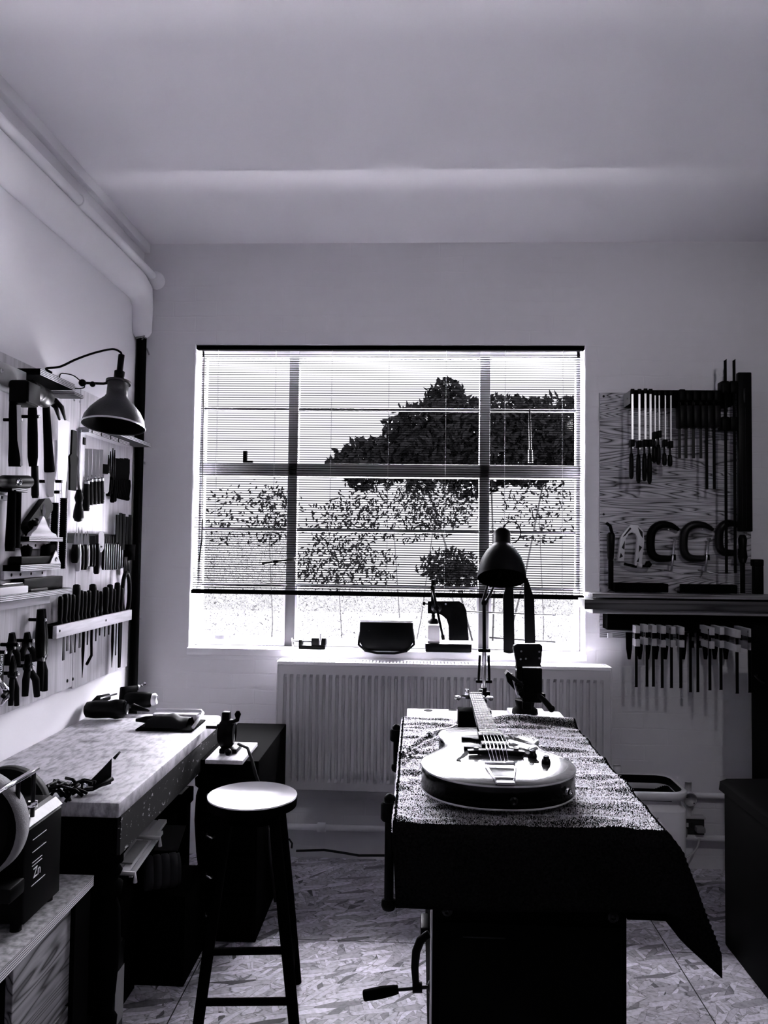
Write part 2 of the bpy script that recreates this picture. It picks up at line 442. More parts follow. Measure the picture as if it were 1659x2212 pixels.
# reveals and sill
w = MB(); w.mm((WX0 - .002, D - .004, WZ0), (WX0 + .0025, D + .2, WZ1)); w.mm((WX1 - .0025, D - .004, WZ0), (WX1 + .002, D + .2, WZ1))
struct(w.build('window_reveal', 'white', smooth=False))
struct(MB().mm((WX0 - .005, D - .012, WZ0 - .035), (WX1 + .005, D + .26, WZ0), .004).build('window_sill', 'white_gloss'))
# ceiling coving board, bulkhead and pipes of the left wall
struct(MB().mm((XL, Y0, ZC - .05), (XL + .03, D, ZC), .004).build('trim_1', 'plaster'))
zp = L(150, 425).z
P = [V(XL + .028, Y0, 2.785), V(XL + .028, D - .22, 2.785), V(XL + .030, D - .15, 2.765), V(XL + .034, D - .11, 2.70), V(XL + .034, D - .11, 2.575)]
struct(MB().tube(P, [.070, .070, .068, .054, .050], 20).build('trim_2', 'plaster'))
struct(MB().lathe((XL + .034, D - .11, 2.58), (XL + .034, D - .11, 2.545), [(0, .050), (.6, .042), (1, .026)], 20).build('trim_3', 'plaster'))
struct(MB().cyl((XL + .028, D - .085, 0.0), (XL + .028, D - .085, 2.56), .0235, 16).build('trim_4', 'black'))
# white conduit along the wall top and down the corner
w = MB(); cz = 2.862
w.cyl((XL + .075, Y0, cz), (XL + .075, D - .05, cz), .020, 12)
for y in (1.2, 2.95): w.cyl((XL + .075, y, cz), (XL + .075, y + .04, cz), .026, 12)
w.ell((XL + .08, D - .05, cz - .01), .045)
px = B(311, 700, D - .03).x
w.cyl((px, D - .05, cz), (px - .005, D - .05, 0.0), .024, 12)
for z in (1.92, 1.13): w.cyl((px, D - .05, z), (px, D - .05, z + .03), .031, 12)
struct(w.build('trim_5', 'white'))
w = MB(); a = [V(XL + .02, D - .15, 2.53), V(XL + .06, D - .14, 2.545), V(px, D - .075, 2.53), V(px + .03, D - .06, 2.50), V(px + .03, D - .03, 2.48)]
tag(w.tube(a, .004).build('cable_tie', 'cord'), 'thin pale cable wrapped around the corner pipes near the ceiling', 'cable')
# low skirting pipe and services on the window wall
zk = B(700, 1788, D - .05).z
w = MB(); w.cyl((-.62, D - .045, zk), (XR - .005, D - .045, zk), .014, 12); w.cyl((-.47, D - .045, zk), (-.43, D - .045, zk), .022, 12)
struct(w.build('trim_6', 'white'))

# shaded pendant lamp of the room, hanging over the right side in front of the clamp board
LPX, LPY, LPZ = 1.30, 1.45, 2.62
t = thing('pendant_lamp', 'wide black shaded pendant lamp hanging from the ceiling outside the frame on the right', 'lamp', (LPX, LPY, ZC))
MB().lathe((LPX, LPY, ZC - .001), (LPX, LPY, ZC - .03), [(0, .05), (.7, .05), (1, .02)], 20).build('rose', 'white', t)
MB().cyl((LPX, LPY, ZC - .03), (LPX, LPY, LPZ + .08), .003, 8).build('flex', 'black_plastic', t)
MB().lathe((LPX, LPY, LPZ + .09), (LPX, LPY, LPZ + .03), [(0, .016), (.3, .022), (1, .024)], 20).build('holder', 'black_plastic', t)
MB().lathe((LPX, LPY, LPZ), (LPX, LPY, LPZ + .04), [(0, .20), (.2, .19), (.7, .10), (1, .024)], 36, False).build('shade', 'black', t)
ll = bpy.data.lights.new('pendant_light', 'POINT'); ll.energy = PENDANT_W; ll.shadow_soft_size = .045; ll.color = (1.0, .98, 1.0)
lo = bpy.data.objects.new('pendant_light', ll); S.collection.objects.link(lo); lo.parent = t; lo.location = (0, 0, LPZ - .05 - ZC)

# ------------------------------------------------------------------ window
FY = D + .15
fz = lambda py: B(830, py, FY).z
fxx = lambda px: B(px, 1100, FY).x
FT, FB = fz(760), WZ0
win = bpy.data.objects.new('window_1', None); S.collection.objects.link(win); win.location = (-.155, FY, WZ0); struct(win)
def bar(mb, x0, x1, z0, z1, dy=.025, y=FY): mb.mm((x0, y - dy, z0), (x1, y + dy, z1), .003)
V1a, V1b, V2a, V2b = fxx(622), fxx(643), fxx(1034), fxx(1056)
LX0, LX1, RX0, RX1 = WX0, fxx(446), fxx(1236), WX1
w = MB()
bar(w, LX0, LX1 - .02, FB, WZ1); bar(w, RX0 + .015, RX1, FB, WZ1); bar(w, LX0, RX1, fz(775), WZ1); bar(w, LX0, RX1, FB, FB + .03)
bar(w, V1a, V1b, FB, WZ1, .03); bar(w, V2a, V2b, FB, WZ1, .03)
bar(w, LX0, RX1, fz(1032), fz(1004), .03)
w.build('frame', 'frame_paint', win)
Zr = [FB + .03, fz(1268), fz(1147), fz(1020), fz(886), fz(775)]
lights = ((LX1 - .02, V1a), (V1b, V2a), (V2b, RX0 + .015))
for (x0, x1) in lights:
    w = MB()
    for z in (Zr[1], Zr[2], Zr[4]): bar(w, x0, x1, z - .008, z + .008, .012)
    w.build('glazing_bar', 'frame_paint', win)
    for k in range(5):
        pat = k == 0 or (k == 1 and x0 < -.9)
        MB().mm((x0, FY + .002, Zr[k]), (x1, FY + .005, Zr[k + 1])).build('pane', 'glass_pat' if pat else 'glass', win, False)
# white inner casement bead round the lower lights
w = MB()
for (x0, x1) in lights:
    w.mm((x0 + (.0 if x0 > -1 else -.014), FY - .040, FB + .002), (x0 + .012, FY - .026, Zr[1])); w.mm((x1 - .012, FY - .040, FB + .002), (x1 + (.0 if x1 < .5 else .014), FY - .026, Zr[1])); w.mm((x0 + .012, FY - .040, FB + .002), (x1 - .012, FY - .026, FB + .042))
w.build('casement_bead', 'white', win)
# handles and stays
a, b_ = B(640, 1207, FY - .04), B(566, 1217, FY - .06)
MB().tube([a, a * .6 + b_ * .4, b_], [.008, .006, .009], 8).build('window_handle', 'black_metal', win)
w = MB(); a, b_ = B(1144, 882, FY - .05), B(1146, 1000, FY - .05); w.lathe(a, b_, [(0, .002), (.1, .006), (.75, .007), (.76, .012), (1, .013)], 8)
w.build('window_stay', 'black_metal', win)
w = MB(); a = B(530, 985, FY - .05); w.box(a, (.02, .02, .05)); w.box(a + V(.015, 0, -.03), (.05, .02, .01)); w.build('window_catch', 'black_metal', win)
w = MB(); a, b_ = B(500, 1377, FY - .06), B(587, 1386, FY - .08); w.tube([a, b_], .004, 6); w.cyl(B(496, 1372, FY - .06), B(496, 1386, FY - .06), .008, 8); w.box(B(475, 1376, FY - .05), (.05, .02, .02))
w.build('casement_stay', 'steel', win)
w = MB(); a, b_ = B(1008, 1321, FY - .06), B(1200, 1329, FY - .06); w.tube([a, b_], .0045, 6); a, b_ = B(1057, 1377, FY - .06), B(1200, 1387, FY - .06); w.tube([a, b_], .0045, 6)
w.build('stay_bar', 'dark_steel', win)

# venetian blind
bl = thing('venetian_blind', 'dark slatted venetian blind hanging open across the window', 'blind', (-.155, D + .03, WZ1))
BY = D + .028
def bz_(py): return B(830, py, BY).z
MB().mm((WX0 + .003, BY - .016, bz_(757)), (WX1 - .003, BY + .016, WZ1 - .001), .002).build('headrail', 'slat', bl)
zt, zbL, zbR = bz_(766), B(417, 1277, BY).z, B(1262, 1291, BY).z
w = MB(); NS = 104
x0, x1 = WX0 + .006, WX1 - .006
for i in range(NS):
    t = i / NS
    za, zb = zt + (zbL - zt) * t, zt + (zbR - zt) * t
    v = []
    for (x, z) in ((x0, za), (x1, zb)):
        v.append([w.bm.verts.new((x, BY + dy, z + dz)) for dy, dz in ((-.0075, -.0016), (0, .0008), (.0075, .0006), (.0075, -.0010), (0, -.0010), (-.0075, -.0034))])
    for k in range(6):
        j = (k + 1) % 6; w.bm.faces.new((v[0][k], v[0][j], v[1][j], v[1][k]))
w.build('slats', 'slat', bl, False)
w = MB(); a, b_ = V(x0 - .004, BY, zbL), V(x1 + .004, BY, zbR)
w.prism([a + V(0, -.011, -.010), a + V(0, .011, -.010), a + V(0, .011, .008), a + V(0, -.011, .008)], b_ - a)
w.build('bottom_rail', 'slat', bl)
for px in (467, 592, 714, 838, 962, 1090, 1215):
    x = B(px, 1020, BY).x; t = (x - x0) / (x1 - x0)
    w = MB()
    for dy in (-.009, .009): w.cyl((x, BY + dy, zbL + (zbR - zbL) * t), (x, BY + dy, zt + .02), .0006, 5)
    w.build('ladder_cord', 'cord', bl)
w = MB(); w.tube([B(441, 765, BY - .03), B(437, 1060, BY - .03), B(437, 1122, BY - .03)], .0022, 6); w.tube([B(437, 1122, BY - .03), B(436, 1165, BY - .03), B(430, 1213, BY - .03)], .004, 6)
w.build('tilt_wand', 'black_plastic', bl)

# ------------------------------------------------------------------ outside
struct(MB().mm((-14, 8.4, -.6), (14, 24, -.5)).build('ground', 'lawn', smooth=False))
def foliage(name, label, lobes, trunk, material, seed, leaf=.07, cat='tree'):
    rnd = random.Random(seed); t = thing(name, label, cat, trunk[0])
    w = MB()
    for (c, r, n_) in lobes:
        for _ in range(n_):
            while True:
                q = V(rnd.uniform(-1, 1), rnd.uniform(-1, 1), rnd.uniform(-1, 1))
                if .05 < q.length < 1 and rnd.random() < .35 + .65 * q.length: break
            q *= (.82 + .3 * noise.noise(q * 2.2 + V(seed, 0, 0)) + .1)
            p = Vector(c) + V(q.x * r[0], q.y * r[1], q.z * r[2])
            a = V(rnd.gauss(0, 1), rnd.gauss(0, 1), rnd.gauss(0, 1)).normalized(); b2 = a.orthogonal().normalized()
            s_ = leaf * rnd.uniform(.6, 1.3)
            w.bm.faces.new([w.bm.verts.new(p + a * s_ * .9), w.bm.verts.new(p + b2 * s_ * .45), w.bm.verts.new(p - a * s_ * .9), w.bm.verts.new(p - b2 * s_ * .45)])
    w.build('crown', material, t, False)
    w = MB()
    a = Vector(trunk[0]); a.z = -.52
    for b2 in trunk[1:]:
        b2 = Vector(b2); w.tube([a, a * .5 + b2 * .5 + V(.05, 0, 0), b2], [.008, .007, .005] if cat == 'shrub' else [.012, .012, .01], 8)
    w.build('trunk', 'bark', t)
    return t
def O(px, py, Y): return B(px, py, Y)
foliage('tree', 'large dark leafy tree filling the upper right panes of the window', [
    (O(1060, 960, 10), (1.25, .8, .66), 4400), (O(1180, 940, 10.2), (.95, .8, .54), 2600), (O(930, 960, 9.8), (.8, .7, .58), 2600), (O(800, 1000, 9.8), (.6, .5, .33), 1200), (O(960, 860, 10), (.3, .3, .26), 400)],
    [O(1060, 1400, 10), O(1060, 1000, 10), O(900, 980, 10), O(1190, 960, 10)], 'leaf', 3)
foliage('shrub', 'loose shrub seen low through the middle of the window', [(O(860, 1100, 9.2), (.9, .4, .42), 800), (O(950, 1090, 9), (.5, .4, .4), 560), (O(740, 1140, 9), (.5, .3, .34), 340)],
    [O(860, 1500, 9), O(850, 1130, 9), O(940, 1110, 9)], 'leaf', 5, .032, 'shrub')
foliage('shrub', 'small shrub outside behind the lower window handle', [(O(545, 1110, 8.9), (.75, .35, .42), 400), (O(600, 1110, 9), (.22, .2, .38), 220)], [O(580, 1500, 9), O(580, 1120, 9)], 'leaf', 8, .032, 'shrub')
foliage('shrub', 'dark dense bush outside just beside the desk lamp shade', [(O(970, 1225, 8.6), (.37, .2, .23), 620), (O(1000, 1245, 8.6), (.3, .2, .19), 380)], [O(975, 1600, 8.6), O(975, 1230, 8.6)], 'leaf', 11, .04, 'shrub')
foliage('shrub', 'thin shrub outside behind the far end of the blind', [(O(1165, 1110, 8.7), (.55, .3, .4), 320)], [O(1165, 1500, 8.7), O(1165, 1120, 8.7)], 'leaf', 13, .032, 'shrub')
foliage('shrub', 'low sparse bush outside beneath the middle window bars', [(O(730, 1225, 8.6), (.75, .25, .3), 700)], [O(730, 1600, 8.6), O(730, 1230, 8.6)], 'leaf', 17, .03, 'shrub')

# ------------------------------------------------------------------ radiator
RX = (-.660, .915); RZ0, RZ1 = .372, .972; RYf, RYb = D - .145, D - .045
ra = thing('radiator', 'long white fluted panel radiator under the window', 'radiator', ((RX[0] + RX[1]) / 2, D - .095, RZ0))
nf = 49; pit = (RX[1] - RX[0] - .05) / nf
w = MB()
xs = [RX[0], RX[0] + .022]
prof = []
for k in range(nf):
    c = RX[0] + .025 + pit * (k + .5)
    prof += [(c - pit * .42, 0), (c - pit * .30, .014), (c + pit * .05, .014), (c + pit * .17, 0)]
prof = [(RX[0], 0)] + prof + [(RX[1], 0)]
zz = [RZ0, RZ0 + .035, RZ0 + .050, RZ1 - .075, RZ1 - .058, RZ1 - .012]
sc = [0, 0, 1, 1, 0, 0]
vs = [[w.bm.verts.new((x, RYf - .004 + d_ * s_, z)) for x, d_ in prof] for z, s_ in zip(zz, sc)]
for a, b_ in zip(vs, vs[1:]):
    for k in range(len(prof) - 1): w.bm.faces.new((a[k], a[k + 1], b_[k + 1], b_[k]))
w.build('front_panel', 'grey_white', ra, False)
for x in RX:
    MB().mm((x - .004, RYf - .006, RZ0), (x + .004, RYb, RZ1 - .002), .002).build('side_panel', 'grey_white', ra)
MB().mm((RX[0], RYb - .012, RZ0), (RX[1], RYb, RZ1 - .03)).build('rear_panel', 'grey_white', ra)
w = MB(); w.mm((RX[0], RYf - .007, RZ1 - .014), (RX[1], RYf, RZ1 + .002), .002); w.mm((RX[0], RYb - .012, RZ1 - .012), (RX[1], RYb, RZ1 + .002))
nb = 96
for k in range(nb + 1):
    x = RX[0] + (RX[1] - RX[0]) * k / nb; w.mm((x - .0045, RYf, RZ1 - .006), (x + .0045, RYb, RZ1))
w.build('top_grille', 'white', ra, False)
w = MB(); vx = RX[0] - .03; w.cyl((vx, D - .095, RZ0 + .03), (vx, D - .095, RZ0 + .10), .012); w.cyl((vx, D - .095, RZ0 + .05), (RX[0] + .01, D - .095, RZ0 + .05), .010); w.cyl((vx, D - .095, RZ0 + .13), (vx, D - .095, RZ0 + .14), .014); w.cyl((vx, D - .095, .0), (vx, D - .095, RZ0 + .14), .008)
w.build('lockshield_valve', 'dark_steel', ra)
w = MB(); c = B(1333, 1668, D - .095); w.lathe(c + V(0, 0, -.033), c + V(0, 0, .033), [(0, .018), (.05, .02), (.35, .021), (.36, .018), (.45, .018), (.46, .021), (.9, .02), (1, .016)], 20)
w.cyl(c + V(0, 0, -.06), c + V(0, 0, -.03), .012); w.cyl(c + V(0, 0, -.05), (RX[1] - .01, D - .095, c.z - .05), .010)
w.cyl(c + V(0, 0, -.05), V(c.x, c.y, .0), .008)
w.build('thermostatic_valve', 'white', ra)

# ================================================================== left wall
NX = V(1, 0, 0)
PO = .018                                   # face of the tool boards
t = MB().mm((XL + .001, 2.30, .945), (XL + PO, 3.152, 2.16)).build('tool_board', 'panel_ply', smooth=False)
tag(t, 'pale plywood tool board carrying the hammers, planes and pliers on the side wall', 'tool board', 'plywood boards on the side wall')
t = MB().mm((XL + .001, 3.157, .935), (XL + PO, D - .14, 2.16)).build('tool_board', 'panel_ply', smooth=False)
tag(t, 'pale plywood tool board carrying chisels and knives beside the corner pipes', 'tool board', 'plywood boards on the side wall')
for (px, py, where) in ((160, 864, 'high on the hammer board beside the seam'), (172, 868, 'high on the chisel board beside the seam'), (145, 1471, 'low on the hammer board beside the seam'), (157, 1467, 'low on the chisel board beside the seam')):
    p = L(px, py, PO); w = MB().lathe(p, p + V(.003, 0, 0), [(0, .007), (.6, .007), (1, .004)], 10)
    tag(w.build('screw', 'dark_steel' if py > 1000 else 'steel'), 'round screw head ' + where, 'screw')

HAND = [(0, .004), (.01, .010), (.06, .0135), (.3, .015), (.6, .0125), (.8, .010), (.93, .0115), (1, .008)]
def vseg(px, y0, y1, off):
    a = L(px, y0, off); b_ = L(px, y1, off); return a, V(a.x, a.y, b_.z)
def peg(px, py, length=.05, label=None):
    p = L(px, py, PO + length); w = MB().cyl((XL + PO, p.y, p.z), p, .006, 10); w2 = MB().lathe(p + V(0, 0, 0), p + V(.004, 0, 0), [(0, .0062), (1, .005)], 10)
    t = thing('peg', label, 'peg', (XL + PO, p.y, p.z), 'wooden pegs on the hammer board'); w.build('dowel', 'black_wood', t); w2.build('peg_tip', 'paper', t); return t

# upper shelf bracket and batten
t = thing('wall_shelf', 'small plywood shelf on the side wall carrying the lamp clip', 'shelf', (XL, 2.735, 2.09))
MB().mm((XL, 2.600, 2.098), (-1.2915, 2.868, 2.120)).build('board', 'black_wood', t, False)
MB().mm((-1.2915, 2.600, 2.098), (-1.290, 2.868, 2.120)).build('board_edge', 'ply_edge', t, False)
MB().mm((XL, 2.89, 2.085), (-1.30, 2.97, 2.10)).build('bracket', 'ply_edge', t, False)
t = thing('hammer_batten', 'dark grey batten with a round screw above the hammers', 'batten', (XL, 2.44, 2.0))
MB().mm((XL + PO, 2.2, 2.03), (-1.335, 2.595, 2.105), .003).build('batten', 'mid_wood', t)
p = L(4, 801, .077); MB().lathe(p, p + V(.003, 0, 0), [(0, .008), (1, .005)], 12).build('screw', 'steel', t)

# sledge hammer, mallet hammer, claw hammer
def handle(mb, px0, y0, px1, y1, off, prof):
    a = L(px0, y0, off); b_ = L(px1, y1, off); mb.lathe(a, b_, prof, 14)
t = thing('sledge_hammer', 'heavy square headed hammer with a worn handle hanging below the batten', 'hammer', L(30, 868, .10))
w = MB(); sz0, sz1 = L(50, 868, .143).z, L(50, 815, .143).z; w.mm((XL + .078, 2.475, sz0), (-1.271, 2.562, sz1), .008); w.build('head', 'black_metal', t)
w = MB(); w.mm((-1.271, 2.48, sz0 + .006), (-1.266, 2.557, sz1 - .006), .002); w.build('striking_face', 'dark_steel', t)
w = MB(); handle(w, 30, 868, 32, 1008, .095, [(0, .014), (.2, .016), (.6, .017), (.9, .020), (1, .019)]); w.build('handle', 'black_wood', t)
w = MB(); a, b_ = L(40, 875, .112), L(43, 1006, .112); w.blade(a, b_, [(0, .012), (1, .016)], V(1, -.9, 0), .006); w.build('handle_flank', 'paper', t)
t = thing('cross_pein_hammer', 'round steel headed hammer hanging between the sledge and the claw hammer', 'hammer', L(72, 850, .08))
a, b_ = L(62, 838, .085), L(100, 862, .085)
w = MB().lathe(a, b_, [(0, .030), (.05, .033), (.45, .033), (.5, .030), (.55, .033), (.95, .034), (1, .030)], 20); w.build('head', 'dark_steel', t)
w = MB(); handle(w, 70, 868, 71, 1008, .075, [(0, .012), (.15, .015), (.5, .017), (.85, .017), (1, .013)]); w.build('handle', 'black_wood', t)
w = MB(); handle(w, 75, 1006, 76, 1076, .06, [(0, .012), (.9, .013), (1, .010)]); w.build('handle_grip', 'rubber', t)
t = thing('claw_hammer', 'claw hammer with a dark handle and a white sleeve at its end', 'hammer', L(105, 860, .07))
w = MB(); a = L(98, 862, .08); b_ = L(112, 868, .08); w.lathe(a, b_, [(0, .016), (.3, .018), (.6, .015), (1, .014)], 14)
for dx in (0, .022):
    w.tube([b_ + V(dx - .012, 0, .006), b_ + V(dx - .006, .045, -.012), b_ + V(dx - .002, .07, -.055)], [.010, .009, .004], 8)
w.build('head', 'black_metal', t)
w = MB(); handle(w, 99, 866, 107, 1020, .075, [(0, .012), (.3, .0135), (.7, .016), (.97, .019), (1, .017)]); w.build('handle', 'black_wood', t)
w = MB(); a, b_ = L(107, 1021, .075), L(108, 1074, .075); w.blade(a, b_, [(0, .030), (.9, .022), (1, .012)], V(.75, -.65, 0), .018); w.build('handle_sleeve', 'paper', t)
for px, py, lab in ((46, 907, 'short peg between the sledge handle and the round headed hammer'), (84, 900, 'short peg between the round headed hammer and the claw hammer')): peg(px, py, .06, lab)
for px, py, lab in ((112, 1040, 'peg under the claw hammer sleeve beside the narrow saw'), (134, 1040, 'peg at the heel of the wide white saw blade'), (129, 1063, 'peg beside the tapered neck of the wide saw')): peg(px, py, .045, lab)

# pull saws
def pullsaw(label, px, y0, y1, y2, y3, wid, off):
    t = thing('pull_saw', label, 'saw', L(px, y2, off))
    a, b_ = vseg(px, y0, y1, off)
    MB().blade(a, b_, [(0, wid), (.02, wid), (1, wid * .78)], NX, .0012).build('blade', 'white_gloss', t, False)
    c, d_ = vseg(px, y1, y2, off)
    MB().blade(c, d_, [(0, wid * .4), (.1, wid * .36), (1, wid * .22)], NX, .002).build('tang', 'white_gloss', t, False)
    e, f_ = vseg(px, y2, y3, off)
    n_ = 34; pr = [(0, .010)]
    for k in range(n_): pr += [((k + .1) / n_, .0135), ((k + .55) / n_, .0135), ((k + .6) / n_, .0118), ((k + .95) / n_, .0118)]
    MB().lathe(e, f_, pr + [(1, .0125)], 12).build('handle', 'black_wood', t)
    w = MB(); w.lathe(e + V(.011, .004, 0), f_ + V(.011, .004, 0), [(0, .004), (1, .005)], 6); w.build('handle_binding', 'paper', t)
    return t
pullsaw('wide white bladed pull saw with a long bound handle hanging near the board seam', 138, 907, 1038, 1076, 1228, .10, PO + .03)
pullsaw('narrow pull saw with a ribbed handle hanging behind the plane shelf', 119, 950, 1068, 1086, 1222, .04, PO + .02)
# rasp-like dark saw with round handle, left of chisels
t = thing('rasp', 'long black rasp with a bulbous black handle hanging at the board seam', 'rasp', L(168, 1060, .05))
a, b_ = vseg(160, 930, 1060, PO + .02); MB().blade(a, b_, [(0, .04), (.4, .045), (.45, .075), (.6, .06), (1, .055)], NX, .008).build('blade', 'black_metal', t, False)
a, b_ = vseg(171, 1058, 1128, PO + .03); MB().lathe(a, b_, [(0, .010), (.1, .013), (.25, .018), (.4, .012), (.65, .019), (.85, .021), (.97, .014), (1, .0)], 16).build('handle', 'black_plastic', t)
t = thing('steel_rule', 'tall white steel rule hanging at the head of the chisel row', 'ruler', L(178, 1058, .03))
a, b_ = vseg(179, 929, 1058, PO + .012); MB().blade(a, b_, [(0, .035), (.9, .035), (1, .020)], NX, .0015).build('blade', 'white_gloss', t, False)
w = MB(); p = L(182, 953, PO + .015); w.box(p, (.004, .02, .03)); w.build('slider', 'black_metal', t)

# slotted plywood rail above chisels
t = thing('slotted_rail', 'slotted plywood rail fixed above the chisels under the wall lamp', 'rail', L(230, 938, .03))
a, b_ = L(192, 927, .06), L(280, 956, .06)
MB().mm((XL + PO, a.y, a.z - .013), (a.x, b_.y, a.z + .008)).build('board', 'ply_edge', t, False)
for px in (199, 219, 239, 256):
    p = L(px, 927 + (px - 192) * .335, .0602); MB().box((a.x + .0006, p.y, a.z - .002), (.002, .008, .016)).build('slot', 'slot_dark', t, False)
t = thing('plywood_strip', 'thin plywood strip sticking out over the slotted rail towards the corner', 'strip', L(270, 940, .1))
a, b_ = L(240, 928, .10), L(297, 950, .10); MB().mm((XL + PO, a.y, a.z - .012), (a.x, D - .12, a.z + .006)).build('strip', 'ply_edge', t, False)

# chisels with dark handles
t0 = None
for k, (px, y0, y1, y2) in enumerate(((187.5, 969, 1040, 1104), (195.5, 969, 1036, 1091), (204, 970, 1035, 1090), (211.5, 971, 1035, 1089), (219, 971, 1034, 1088))):
    lab = ORD[k] + ' of five black handled chisels, counted from the white rule'
    t = thing('chisel', lab, 'chisel', L(px, y1, .04), 'chisels under the slotted rail')
    a, b_ = vseg(px, y0, y1, PO + .022); MB().blade(a, b_, [(0, .016), (.85, .016), (.9, .010), (1, .009)], V(.8, -.6, 0), .003).build('blade', 'steel', t, False)
    c, d_ = vseg(px, y1 - 2, y2, PO + .022); MB().lathe(c, d_, [(0, .009), (.08, .011), (.15, .0105), (.7, .014), (.85, .015), (.88, .013), (.91, .015), (1, .013)], 12).build('handle', 'black_plastic', t)
    MB().lathe(V(c.x, c.y, c.z - .004), V(c.x, c.y, c.z - .014), [(0, .0116), (1, .0118)], 12).build('ferrule', 'steel', t)
    p = V(XL + PO, c.y, c.z + .012); MB().mm(p + V(0, -.012, -.004), p + V(.012, .012, .004)).build('hook', 'dark_steel', t)
t = thing('marking_knife', 'pale necked marking tool hanging after the last black handled chisel', 'knife', L(229, 1040, .04))
a, b_ = vseg(228, 1003, 1024, PO + .02); MB().blade(a, b_, [(0, .028), (1, .026)], V(.8, -.6, 0), .004).build('blade', 'black_metal', t, False)
a, b_ = vseg(230, 1022, 1066, PO + .02); MB().blade(a, b_, [(0, .026), (.1, .030), (.9, .024), (1, .01)], V(.8, -.6, 0), .006).build('handle', 'alu', t, False)
dk = [(235, 983, 1072), (239, 975, 1068), (244, 968, 1086), (248, 972, 1084)]
for k, (px, y0, y1) in enumerate(dk):
    t = thing('needle_file', ORD[k] + ' of four slim dark files hanging after the pale marking tool', 'file', L(px, y1, .04), 'slim dark files')
    a, b_ = vseg(px, y0, (y0 + y1) / 2 + 10, PO + .02); MB().lathe(a, b_, [(0, .002), (.3, .0045), (1, .005)], 8).build('blade', 'black_metal', t)
    a, b_ = vseg(px, (y0 + y1) / 2 + 8, y1, PO + .02); MB().lathe(a, b_, HAND, 10).build('handle', 'black_wood', t)
for k in range(8):
    px = 253 + k * 3.3; y0, y1 = 990 + (k % 3) * 2, 1076 + k * .8
    t = thing('gouge', ORD[k] + ' of eight crowded black gouges hanging next to the corner pipe', 'gouge', L(px, y1, .04), 'crowded black gouges')
    a, b_ = vseg(px, y0, 1040, PO + .025); MB().blade(a, b_, [(0, .020), (.6, .022), (1, .012)], V(.8, -.6, 0), .005).build('blade', 'black_metal', t, False)
    a, b_ = vseg(px, 1036, y1, PO + .025); MB().lathe(a, b_, HAND, 10).build('handle', 'black_wood', t)
# long dark straightedges by the corner
for k, (px, y0, y1) in enumerate(((254, 1112, 1172), (261, 1108, 1180), (268, 1110, 1188), (275, 1116, 1230), (281, 1112, 1196))):
    a, b_ = vseg(px, y0, y1, PO + .03)
    t = MB().blade(a, b_, [(0, .03), (1, .03)], NX, .004).build('straightedge', 'black_metal', None, False)
    tag(t, ORD[k] + ' of five long black straightedges hanging in the dark corner', 'straightedge', 'straightedges in the corner')
t = thing('mallet', 'black round mallet hanging below the straightedges in the corner', 'mallet', L(274, 1215, .05))
a, b_ = vseg(276, 1176, 1210, PO + .03); MB().cyl(a, b_, .035).build('head', 'black_wood', t)
a, b_ = vseg(276, 1208, 1246, PO + .03); MB().lathe(a, b_, [(0, .010), (1, .012)], 10).build('handle', 'black_wood', t)

# magnetic strip with knives
t = thing('magnetic_strip', 'dark magnetic strip holding a row of knives on the chisel board', 'knife rack', L(205, 1164, .02))
a, b_ = L(147, 1155, PO + .015), L(262, 1174, PO + .015)
MB().mm((XL + PO, a.y, b_.z), (a.x, L(258, 1160, PO).y, L(200, 1153, PO + .015).z), .002).build('bar', 'black_metal', t)
KN = [(163, 1149, 1176, 1216, 1, .017, 'black'), (170, 1138, 1176, 1234, 1, .012, 'pale'), (177, 1139, 1178, 1231, 1, .012, 'black'), (184.5, 1150, 1176, 1231, 1, .012, 'black'), (189.5, 1146, 1178, 1224, 1, .010, 'pale'),
      (197, 1158, 1176, 1224, 0, .010, 'black'), (202.5, 1158, 1176, 1224, 0, .010, 'black'), (210, 1156, 1174, 1240, 0, .014, 'black')]
for k, (px, y0, y1, y2, sharp, r, colr) in enumerate(KN):
    off = PO + .024
    t = thing('knife', ORD[k] + ' knife from the board seam on the magnetic strip, %s handle' % colr, 'knife', L(px, y1, off), 'knives on the magnetic strip')
    a, b_ = vseg(px, y0, y1 + 2, off); MB().blade(a, b_, [(0, .001), (.35, .009), (1, .014)] if sharp else [(0, .012), (1, .014)], V(.8, -.6, 0), .002).build('blade', 'steel' if sharp else 'dark_steel', t, False)
    a, b_ = vseg(px, y1, y2, off); MB().lathe(a, b_, [(0, r * .7), (.3, r * .95), (.7, r), (.95, r * .9), (1, r * .6)], 12).build('handle', 'ivory' if colr == 'pale' else 'black_plastic', t)
t = thing('folding_rule', 'white oval ended gauge with a small hole on the magnetic strip', 'gauge', L(219, 1170, .04))
a, b_ = vseg(219, 1147, 1193, PO + .03); MB().blade(a, b_, [(0, .012), (.12, .026), (.3, .030), (.8, .030), (.92, .02), (1, .006)], V(.85, -.5, 0), .003).build('plate', 'white_gloss', t, False)
p = L(219, 1181, PO + .034); MB().cyl(p - V(.001, 0, 0), p + V(.002, -.001, 0), .004, 8).build('hole', 'slot_dark', t)
for k in range(9):
    px = 225.5 + k * 4.75; y2 = 1231 - max(0, k - 4) * .9
    t = thing('carving_knife', ORD[k] + ' of nine matching dark carving tools along the end of the magnetic strip', 'carving tool', L(px, 1176, .04), 'matching carving tools')
    a, b_ = vseg(px, 1158, 1178, PO + .024); MB().blade(a, b_, [(0, .004), (1, .008)], NX, .002).build('blade', 'dark_steel', t, False)
    a, b_ = vseg(px, 1176, y2, PO + .024); MB().lathe(a, b_, [(0, .007), (.3, .009), (.9, .010), (1, .007)], 10).build('handle', 'black_wood', t)
    MB().lathe(a + V(.006, -.007, 0), b_ + V(.006, -.007, 0), [(0, .002), (1, .0025)], 6).build('handle_edge', 'ivory', t)

